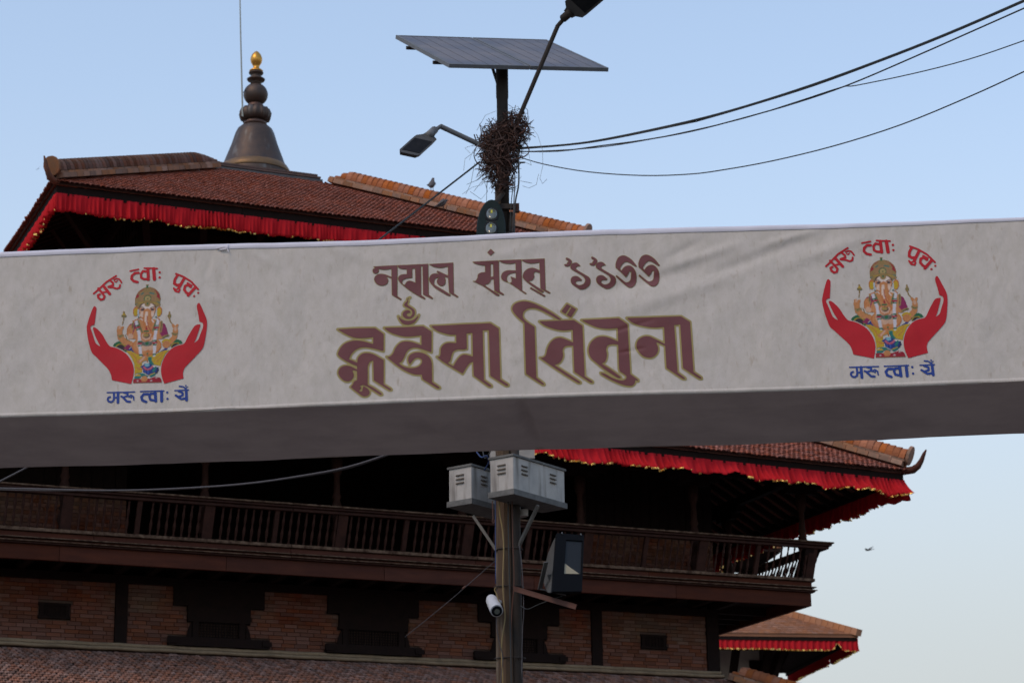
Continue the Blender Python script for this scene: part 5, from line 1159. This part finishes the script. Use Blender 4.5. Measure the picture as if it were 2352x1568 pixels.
# floodlight
ft = thing('floodlight', 'black floodlight with a glass window on the rusty bracket right of the pole', 'floodlight', at(1270, 1350, 24.6))
fo = at(1270, 1350, 24.6)
P_ = [at(1279.5, 1223.5, 24.50)-fo, at(1341.5, 1228, 24.62)-fo, at(1337, 1357, 24.38)-fo, at(1269, 1357.5, 24.26)-fo]
fx = P_[1]-P_[0]; fy = P_[3]-P_[0]; fnn = np.cross(fx, fy); fnn /= np.linalg.norm(fnn)
if fnn[1] > 0: fnn = -fnn
bkv = -fnn*.06
def fq(u, v, d=0): return (P_[0]*(1-u)*(1-v)+P_[1]*u*(1-v)+P_[2]*u*v+P_[3]*(1-u)*v)+fnn*d
m = MB()
W0, W1, V0, V1 = .355, .955, .105, .695
def fbox(m, u0, u1, v0, v1, d0, d1): m.hexa([fq(u0, v0, d0), fq(u1, v0, d0), fq(u1, v1, d0), fq(u0, v1, d0), fq(u0, v0, d1), fq(u1, v0, d1), fq(u1, v1, d1), fq(u0, v1, d1)])
for a in ((0, W0, 0, 1), (W1, 1, 0, 1), (W0, W1, 0, V0), (W0, W1, V1, 1)): fbox(m, *a, -.05, .0)
m.obj('front_frame', M['blackgloss'], ft)
m = MB(); fbox(m, W0, W1, V0, V1, -.026, -.018); m.obj('window_glass', M['floodpane'], ft)
g2 = M['lens'].node_tree.nodes['Principled BSDF']
m = MB()
K = 8
for j in range(K):
    a0_, a1_ = j/K, (j+1)/K
    m.add([fq(W0, V0+(V1-V0)*a0_, -.03-.10*math.sin(math.pi*a0_)), fq(W1, V0+(V1-V0)*a0_, -.03-.10*math.sin(math.pi*a0_)), fq(W1, V0+(V1-V0)*a1_, -.03-.10*math.sin(math.pi*a1_)), fq(W0, V0+(V1-V0)*a1_, -.03-.10*math.sin(math.pi*a1_))], [(0, 1, 2, 3)])
m.obj('reflector', M['reflector'], ft)
m = MB(); m.add([fq(W0+.01, .50, -.0165), fq(W0+.01, V1-.01, -.0165), fq(W1-.04, V1-.01, -.0165), fq(.60, .585, -.0165)], [(0, 1, 2, 3)]); m.obj('pane_triangle', M['warmpatch'], ft)  # flat warm-toned triangle laid on the face of the pane
m = MB(); prof2 = [(0.02, 0), (.04, .07), (.14, .22), (.34, .31), (.55, .32), (.72, .24), (.90, .12), (.98, 0)]
vs = []
for u, k in ((.02, 1.0), (.98, 1.0)):
    vs += [fq(u, v, -.052-d*k) for v, d in prof2]
n8 = len(prof2); m.add(vs, [(i, i+1, n8+i+1, n8+i) for i in range(n8-1)]+[tuple(range(n8-1, -1, -1)), tuple(range(n8, 2*n8))]+[(0, n8, 2*n8-1, n8-1)]); m.obj('housing', M['lampgrey'], ft)
m = MB()
for r_ in range(2): m.tube([fq(.18+.7*r_, .0, -.02), fq(.18+.7*r_, -.012, .0), fq(.18+.7*r_, .012, .014)], .008, 6)
m.obj('latch', M['galv'], ft)
m = MB(); m.bar(at(1254, 1290, 24.33)-fo, at(1240, 1352, 24.6)-fo, .05, .012, fnn); m.bar(at(1240, 1352, 24.6)-fo, at(1300, 1366, 24.6)-fo, .04, .012); m.bar(at(1262, 1318, 24.45)-fo, at(1266, 1352, 24.5)-fo, .04, .02, fnn); m.obj('yoke', M['lampgrey'], ft)
m = MB(); a_, b_ = at(1180, 1346, 24.85), at(1323, 1388, 24.35); m.bar(a_, b_, .055, .006); m.bar(a_-np.array([0, .026, .028]), b_-np.array([0, .026, .028]), .006, .055)
o = m.obj('angle_iron', M['rust']); tag(o, 'rusty angle iron sticking out right from the pole under the floodlight', 'bracket')

# CCTV camera
cc = at(1140, 1388, 24.7); ct = thing('security_camera', 'white cylindrical security camera clamped to the left of the pole', 'security camera', cc)
A_ = at(1131, 1381, 24.82)-cc; B_ = at(1141, 1402, 24.6)-cc
m = MB(); dv = (B_-A_); m.tube([A_-dv*.35, A_-dv*.30, A_-dv*.1, A_+dv*.6, B_], [.03, .055, .066, .070, .070], 20); m.obj('body', M['plasticwhite'], ct, smooth=False)
m = MB(); m.tube([B_+dv*.005, B_+dv*.05], .058, 20); m.obj('lens_face', M['blackgloss'], ct)
m = MB(); m.tube([B_+dv*.06, B_+dv*.09], .03, 14); m.obj('lens', M['lens'], ct)
m = MB(); m.tube([A_+np.array([.02, 0, .03]), np.array([PX, PY, cc[2]+.05])-cc], .022, 8); m.obj('mount', M['plasticwhite'], ct)

# ------------------------------------------------------------------ cables
def cable(pts, rad, m, label, group=None, name='cable', n=6, sub=4):
    P = [np.asarray(at(*p)) for p in pts]; out = []
    for i in range(len(P)-1):
        p0, p1, p2, p3 = P[max(i-1, 0)], P[i], P[i+1], P[min(i+2, len(P)-1)]
        for k in range(sub):
            t = k/sub; out.append(.5*((2*p1)+(-p0+p2)*t+(2*p0-5*p1+4*p2-p3)*t*t+(-p0+3*p1-3*p2+p3)*t**3))
    out.append(P[-1]); mb = MB(); mb.tube(out, rad, n); o = mb.obj(name, m, smooth=True); return tag(o, label, 'cable', group)
k1 = .51179    # units of the wide survey view
def R1(x, y, d): return (1148.4+x*k1, y*k1, d)
G1 = 'overhead cables to the right'
cable([R1(40, 668, 25), R1(300, 650, 24.6), R1(500, 620, 24.2), R1(850, 545, 23.6), R1(1100, 478, 23), R1(1400, 382, 22.3), R1(1700, 273, 21.5), R1(2000, 155, 20.7), R1(2352, 3, 19.8), R1(2800, -200, 18.8), R1(4400, -1080, 15.8)], .0115, M['cable'], 'thick top strand of the black overhead cables rising to the upper right', G1)
cable([R1(40, 672, 25), R1(300, 652, 24.6), R1(500, 624, 24.2), R1(850, 552, 23.6), R1(900, 540, 23.5), R1(1100, 482, 23), R1(1400, 388, 22.3), R1(1700, 278, 21.5), R1(2000, 160, 20.7), R1(2352, 8, 19.8), R1(2800, -194, 18.8), R1(4400, -1074, 15.8)], .0075, M['cable'], 'thinner black strand twisted along just under the topmost overhead cable', G1)
cable([R1(60, 680, 25), R1(260, 679, 24.6), R1(450, 655, 24.2), R1(640, 630, 24), R1(860, 590, 23.6), R1(1100, 528, 23), R1(1330, 462, 22.4), R1(1560, 383, 21.8), R1(1850, 260, 21), R1(2352, 38, 19.8), R1(2800, -160, 18.8), R1(4400, -980, 15.8)], .0075, M['cable'], 'second overhead cable from the top, leaving the nest below the thick strand', G1)
cable([R1(60, 682, 25), R1(260, 675, 24.6), R1(450, 661, 24.2), R1(640, 632, 24), R1(860, 587, 23.6), R1(1100, 530, 23), R1(1330, 458, 22.4), R1(1530, 393, 21.8), R1(1600, 384, 21.7), R1(1850, 332, 21), R1(2100, 268, 20.4), R1(2352, 183, 19.8), R1(2800, 20, 18.8), R1(4400, -520, 15.8)], .0055, M['cable'], 'thin overhead cable that parts downwards from the second one halfway across the sky', G1)
cable([R1(70, 700, 25), R1(200, 738, 24.7), R1(400, 772, 24.2), R1(640, 788, 24), R1(850, 782, 23.6), R1(1000, 763, 23.3), R1(1220, 723, 22.8), R1(1500, 655, 22), R1(1800, 560, 21.3), R1(2100, 437, 20.4), R1(2352, 322, 19.8), R1(2800, 110, 18.8), R1(4400, -560, 15.8)], .0065, M['cable'], 'lowest sagging overhead cable, alone under the others in the sky', G1)
cable([(1102, 372, 24.9), (1040, 420, 24.6), (960, 482, 24.1), (865, 555, 23.6), (700, 680, 22.8)], .011, M['cable'], 'black cable slanting down left from the nest behind the banner')
cable([(900, 1040, 23.6), (800, 1072, 23.8), (690, 1093, 24), (560, 1111, 24.2), (400, 1122, 24.5), (250, 1126, 24.8), (100, 1123, 25.1), (-120, 1118, 25.5)], .011, M['cablegrey'], 'grey twisted cable sagging in front of the balcony rail at lower left', 'lower left cables')
cable([(900, 1042, 23.62), (800, 1075, 23.82), (690, 1095, 24.02), (560, 1110, 24.22), (400, 1124, 24.52), (250, 1125, 24.8), (100, 1126, 25.1), (-120, 1121, 25.5)], .007, M['cablegrey'], 'thin grey strand wound round the sagging cable at lower left', 'lower left cables')
cable([(100, 1050, 23), (60, 1074, 23.2), (0, 1105, 23.6), (-60, 1135, 24)], .010, M['cablegrey'], 'short grey cable crossing the lower left corner under the banner', 'lower left cables')
cable([(1140, 1285, 24.8), (1100, 1320, 24.9), (1045, 1368, 25), (980, 1422, 25.2), (930, 1462, 25.4)], .0035, M['cablegrey'], 'very thin wire with a knot slanting down left from the pole')
cable([(1062, 1352, 24.96), (1070, 1345, 24.96)], .012, M['rust'], 'small dark connector knot on the thin slanting wire')
cable([(1095, 1038, 25.0), (1106, 1050, 24.9), (1118, 1046, 24.8), (1122, 1062, 24.9), (1112, 1080, 25.0)], .008, M['cableblue'], 'short blue-black cable curling between the banner and the left cabinet')
cable([(1108, 1030, 25.1), (1114, 1052, 25.0), (1124, 1040, 24.9), (1130, 1030, 24.9)], .007, M['cable'], 'short black cable loop just above the gap between the two cabinets')
# cables strapped down the pole
G2 = 'cables running down the pole'
cable([(1146, 1130, 24.72), (1148, 1180, 24.75), (1154, 1215, 24.76), (1157, 1260, 24.77), (1155, 1330, 24.78), (1157, 1380, 24.79), (1160, 1420, 24.78), (1152, 1480, 24.78), (1155, 1568, 24.8), (1156, 1640, 24.8)], .0085, M['cableyellow'], 'yellow cable snaking down the middle of the pole', G2)
cable([(1176, 1130, 24.76), (1178, 1250, 24.76), (1181, 1330, 24.77), (1176, 1400, 24.77), (1174, 1480, 24.8), (1176, 1640, 24.8)], .006, M['rust'], 'thin brown cable down the right half of the pole', G2)
cable([(1167, 1130, 24.78), (1168, 1250, 24.78), (1171, 1360, 24.78), (1172, 1450, 24.78), (1176, 1640, 24.8)], .008, M['cable'], 'black cable in the gap between shaft and steel tube', G2)
cable([(1138, 1130, 24.75), (1138, 1250, 24.75), (1138.5, 1340, 24.75)], .006, M['cableblue'], 'short blue cable down the left edge of the pole above the security camera', G2)
cable([(1192, 1250, 24.8), (1199, 1300, 24.8), (1203, 1400, 24.8), (1200, 1450, 24.85), (1198, 1560, 24.85)], .0055, M['cablegrey'], 'thin grey cable hanging just clear of the right side of the pole', G2)
cable([(1140, 1408, 24.7), (1141, 1440, 24.7), (1148, 1480, 24.75), (1155, 1510, 24.78), (1150, 1568, 24.8), (1152, 1640, 24.8)], .006, M['cablegrey'], 'grey cable dropping from the security camera against the pole', G2)
cable([(1138, 1348, 24.7), (1136, 1354, 24.7), (1140, 1362, 24.7), (1145, 1378, 24.7), (1150, 1386, 24.7)], .006, M['cableyellow'], 'yellow cord knotted above the security camera', G2)
cable([(1196, 1390, 24.8), (1212, 1398, 24.7), (1240, 1386, 24.6), (1290, 1368, 24.5)], .005, M['cable'], 'black cable looping from the pole to the floodlight bracket')
for i, (x0, x1, r, w) in enumerate(((1177, 1171, .006, 'nearest the tube'), (1181, 1177, .007, 'second from the tube'), (1190, 1180, .0105, 'thick and farthest from the tube'), (1117.5, 1117, .003, 'thin, hanging left of the tube'))):
    y0 = 345 if i < 3 else 430
    cable([(x0, y0, 24.85), (x0+1.5, 420, 24.85), (x1+3 if i < 3 else x1, 470, 24.85), (x1, 560, 24.85), (x1-1, 700, 24.85)], r, M['cable'] if i != 1 else M['cablegrey'], 'black cable dropping from the nest behind the banner, '+w if i != 1 else 'grey cable dropping from the nest behind the banner, '+w, 'cables dropping from the nest')

# ------------------------------------------------------------------ small far temple on the right
BT = at(1614, 1462, 70.0); a2 = math.radians(9.5)
bt = thing('small_temple', 'small distant white-walled pagoda temple with a red valance, right of the large temple', 'temple', (BT[0], BT[1], 0), a2)
def far_roof(name, half, ze, tan, ht, cyy=0.0, cxx=0.0, fringe=True):
    zt = ze+(half-ht)*tan; m = MB()
    def ring(h_, z_): return [(cxx-h_, cyy-h_, z_), (cxx+h_, cyy-h_, z_), (cxx+h_, cyy+h_, z_), (cxx-h_, cyy+h_, z_)]
    m.add(ring(half, ze)+ring(ht, zt)+ring(half, ze-.10)+ring(ht, zt-.2), [q for i in range(4) for j in ((i+1) % 4,) for q in ((i, j, 4+j, 4+i), (8+j, 8+i, 12+i, 12+j), (8+i, 8+j, j, i))]+[(4, 5, 6, 7)])
    r = m.obj(name, M['fartile'], bt)
    so_ = MB(); so_.add(ring(half-.01, ze-.104)+ring(ht, zt-.21), [(1+i-1, i, 4+i, 4+i) for i in ()]+[(i, (i+1) % 4, 4+(i+1) % 4, 4+i) for i in range(4)]); so_.obj('soffit', M['wood'], r)
    t = MB(); hh = half; n = int((half-ht)/.16)                     # tile courses
    for sd_, (tx, ty), (nx, ny) in (('f', (1, 0), (0, -1)), ('r', (0, 1), (1, 0))):
        for k in range(n):
            o = half+.02-k*.16; zz = ze+(k*.16)*tan+.02; c = int(2*o/.16)
            for q in range(c):
                u0 = -o+q*.16+(.08 if k % 2 else 0); u1 = min(u0+.15, o)
                if u1-u0 < .04: continue
                P = [(u0, o, zz), (u1, o, zz), (u1, o-.18, zz+.18*tan-.025), (u0, o-.18, zz+.18*tan-.025)]
                W = [(cxx+u*tx+w*nx, cyy+u*ty+w*ny, z_) for u, w, z_ in P]; W2 = [(x, y, z_-.03) for x, y, z_ in W[:2]]
                t.add(W+W2, [(0, 1, 2, 3), (4, 5, 1, 0)])
    stuff(t.obj('roof_tiles', M['fartile'], r))
    for sx, sy in ((1, -1), (-1, -1)):
        d = np.array([-sx, -sy, tan]); L = (half-ht)*np.linalg.norm(d); d = d/np.linalg.norm(d); c0 = np.array([cxx+sx*half, cyy+sy*half, ze-.05]); n = int(L/.2)
        me = MB().box(-.16, .16, 0, .19, 0, .20).mesh('ridge_tile', M['farridge']); side = np.cross(d, (0, 0, 1)); side /= np.linalg.norm(side); u = np.cross(side, d)
        for k in range(n):
            o = link('ridge_tile', me, r); o.matrix_local = Matrix.Translation(Vector(c0+d*k*.2)) @ Matrix(((side[0], d[0], u[0], 0), (side[1], d[1], u[1], 0), (side[2], d[2], u[2], 0), (0, 0, 0, 1)))
    eb = MB()
    eb.box(cxx-half+.05, cxx+half-.05, cyy-half+.02, cyy-half+.10, ze-.20, ze-.11); eb.box(cxx+half-.10, cxx+half-.02, cyy-half+.11, cyy+half-.05, ze-.20, ze-.11); eb.obj('eave_board', M['wood'], r)
    if fringe:
        rs = np.random.default_rng(int(half*10))
        for (tx, ty), (nx, ny) in (((1, 0), (0, -1)), ((0, 1), (1, 0))):
            n = int(2*half/.03); T = np.linspace(-half, half, n+1); ph = np.cumsum(rs.normal(1, .2, n+1))*.03/.17*2*math.pi; vs = []
            hem = np.interp(T, np.linspace(-half, half, 14), rs.normal(0, 1, 14)); lift = .20*np.exp(-((T-half*.83)/.10)**2) if nx == 0 else .16*np.exp(-((T+half*.25)/.12)**2)
            for j in range(5):
                f = j/4; off = -.02+.05*f*np.sin(ph); zz = ze-.115-f*(.085+0)-f*(.28+.012*np.sin(ph)+.02*hem-lift)
                vs += [(cxx+a*tx+(half-.02+o)*nx, cyy+a*ty+(half-.02+o)*ny, z_) for a, o, z_ in zip(T, off, zz)]
            m = MB(); m.add(vs, [(j*(n+1)+i, j*(n+1)+i+1, (j+1)*(n+1)+i+1, (j+1)*(n+1)+i) for j in range(4) for i in range(n)]); vo = m.obj('valance', M['red'], r, smooth=True)
            g = MB(); l = 4*(n+1)
            for i in range(0, n-2, 3):
                a, b = np.array(vs[l+i]), np.array(vs[l+i+2]); k = np.array([nx, ny, 0])*.012; g.add([a+k+(0, 0, .03), b+k+(0, 0, .03), b+k-(0, 0, .02), a+k-(0, 0, .02)], [(0, 1, 2, 3)])
            stuff(g.obj('gold_trim', M['gold'], vo))
    return r
zE = at(1690, 1447, 66)[2]
half1 = 3.72
far_roof('roof', half1, zE, .50, half1*.42)
zU = at(1700, 1246, 68)[2]
far_roof('upper_roof', 2.05, zU, .55, .3, fringe=False)
wh = half1-2.35
m = MB(); m.box(-wh, wh, -wh, wh, 0, zE+.6); m.obj('wall', M['white'], bt)
MB().box(-wh*.45, wh*.45, -wh*.45, wh*.45, zE+.5, zU+.3).obj('upper_wall', M['wood'], bt)
m = MB(); m.box(-wh-.02, wh+.02, -wh-.06, -wh+.02, zE-.15, zE+.05); m.obj('wall_beam', M['wood'], bt)
for x in (-.95*wh, -.30*wh, .28*wh, .92*wh):
    MB().bar((x, -wh-.03, zE-1.75), (x*1.15, -wh-.95, zE-.10), .22, .14).obj('strut', M['wood'], bt)
for k in range(3):
    MB().bar((wh+.03, -wh*.6+k*wh*.6, zE-1.75), (wh+.95, -wh*.7+k*wh*.7, zE-.10), .14, .22).obj('strut', M['wood'], bt)
MB().bar((wh+.02, -wh-.02, zE-1.85), (wh+.55, -wh-.7, zE-.10), .26, .2).obj('strut', M['wood'], bt)
wx = (at(1757, 1500, 66)[0]-at(1614, 1500, 66)[0]-.3)
m = MB(); m.box(wx-.42, wx+.42, -wh-.07, -wh-.002, zE-1.25, zE-.45); m.box(wx-.62, wx+.62, -wh-.10, -wh-.002, zE-1.32, zE-1.22); m.obj('window', M['wood'], bt)
m = MB(); m.box(-wh-.4, wh+.55, -wh-.5, -wh-.01, zE-2.2, zE-2.02); m.obj('string_course', M['wood'], bt)
far_roof('lower_roof', wh+.95, zE-2.15, .45, wh+.02, fringe=False)

# ------------------------------------------------------------------ birds
def perched(label, pos, s, az, hunch=0.0, group='pigeons on the temple roof'):
    t = thing('pigeon', label, 'pigeon', pos, az, group)
    sp = [(-.17, 0, .03), (-.10, 0, .055), (-.05, 0, .085), (.0, 0, .125), (.035, 0, .165), (.05, 0, .205-hunch), (.06, 0, .24-hunch*1.3), (.085, 0, .262-hunch*1.5), (.10, 0, .262-hunch*1.5)]
    rr = [.012, .028, .052, .062, .056, .036, .028, .026, .012]
    m = MB(); m.tube([np.array(p)*s for p in sp], [r*s for r in rr], 12); m.obj('body', M['pigeon'], t, smooth=True)
    m = MB(); m.tube([np.array(p)*s for p in ((.10, 0, .258-hunch*1.5), (.128, 0, .250-hunch*1.5))], [.007*s, .002*s], 5); m.obj('beak', M['darkmetal'], t)
    for q in (-1, 1):
        m = MB(); m.tube([np.array(p)*s for p in ((.03, q*.05, .16), (-.04, q*.058, .105), (-.13, q*.03, .05))], [.018*s, .034*s, .008*s], 8, flat=.35); m.obj('wing', M['birddark'], t, smooth=True)
        m = MB(); m.tube([np.array(p)*s for p in ((.01, q*.02, .08), (.012, q*.022, .0))], .006*s, 5); m.obj('leg', M['rust'], t)
    return t
def twp(x, y, out_inset):
    q = temple_world((0, 0, 0)); return q
p1 = at(992, 438, 40.4); perched('grey pigeon standing upright on the ridge of the upper temple roof, against the sky', p1, 1.0, math.radians(75))
p2 = at(1017, 480, 39.6); perched('grey pigeon crouching on the tiles below the ridge, left of the pole', p2, .95, math.radians(20), .05)
def flying(name, label, cat, pos, span, az, roll, m_):
    t = thing(name, label, cat, pos, az); s = span
    m = MB(); m.tube([(0, -.22*s, 0), (0, -.10*s, 0), (0, .05*s, 0), (0, .14*s, .0), (0, .19*s, 0)], [.01*s, .035*s, .05*s, .03*s, .008*s], 10); m.obj('body', m_, t, smooth=True)
    for q in (-1, 1):
        pl_ = [(0, .07), (.22, .10), (.36, .05), (.52, -.06), (.36, -.06), (.20, -.05), (0, -.05)]; c, n_ = math.cos(roll), math.sin(roll)
        up = [(q*x*s*c-0, y*s, abs(x)*s*.25+q*x*s*n_+.004*s) for x, y in pl_]; dn_ = [(a, b, d-.012*s) for a, b, d in up]; k = len(pl_)
        w = MB(); w.add(up+dn_, [tuple(range(k)), tuple(range(2*k-1, k-1, -1))]+[(i, (i+1) % k, k+(i+1) % k, k+i) for i in range(k)]); w.obj('wing', m_, t)
    w = MB(); w.prism([(-.02*s, -.18*s), (.02*s, -.18*s), (.05*s, -.32*s), (-.05*s, -.32*s)], (0, 0, 0), (1, 0, 0), (0, 1, 0), (0, 0, .01*s)); w.obj('tail', m_, t)
    return t
flying('flying_bird', 'dark bird gliding in the pale sky right of the balcony', 'bird', at(1995, 1262, 120), 1.0, math.radians(55), .25, M['birddark'])
flying('flying_bird', 'tiny distant bird in the blue sky at far left above the roof', 'bird', at(88, 388, 190), .55, math.radians(20), .8, M['birddark'])
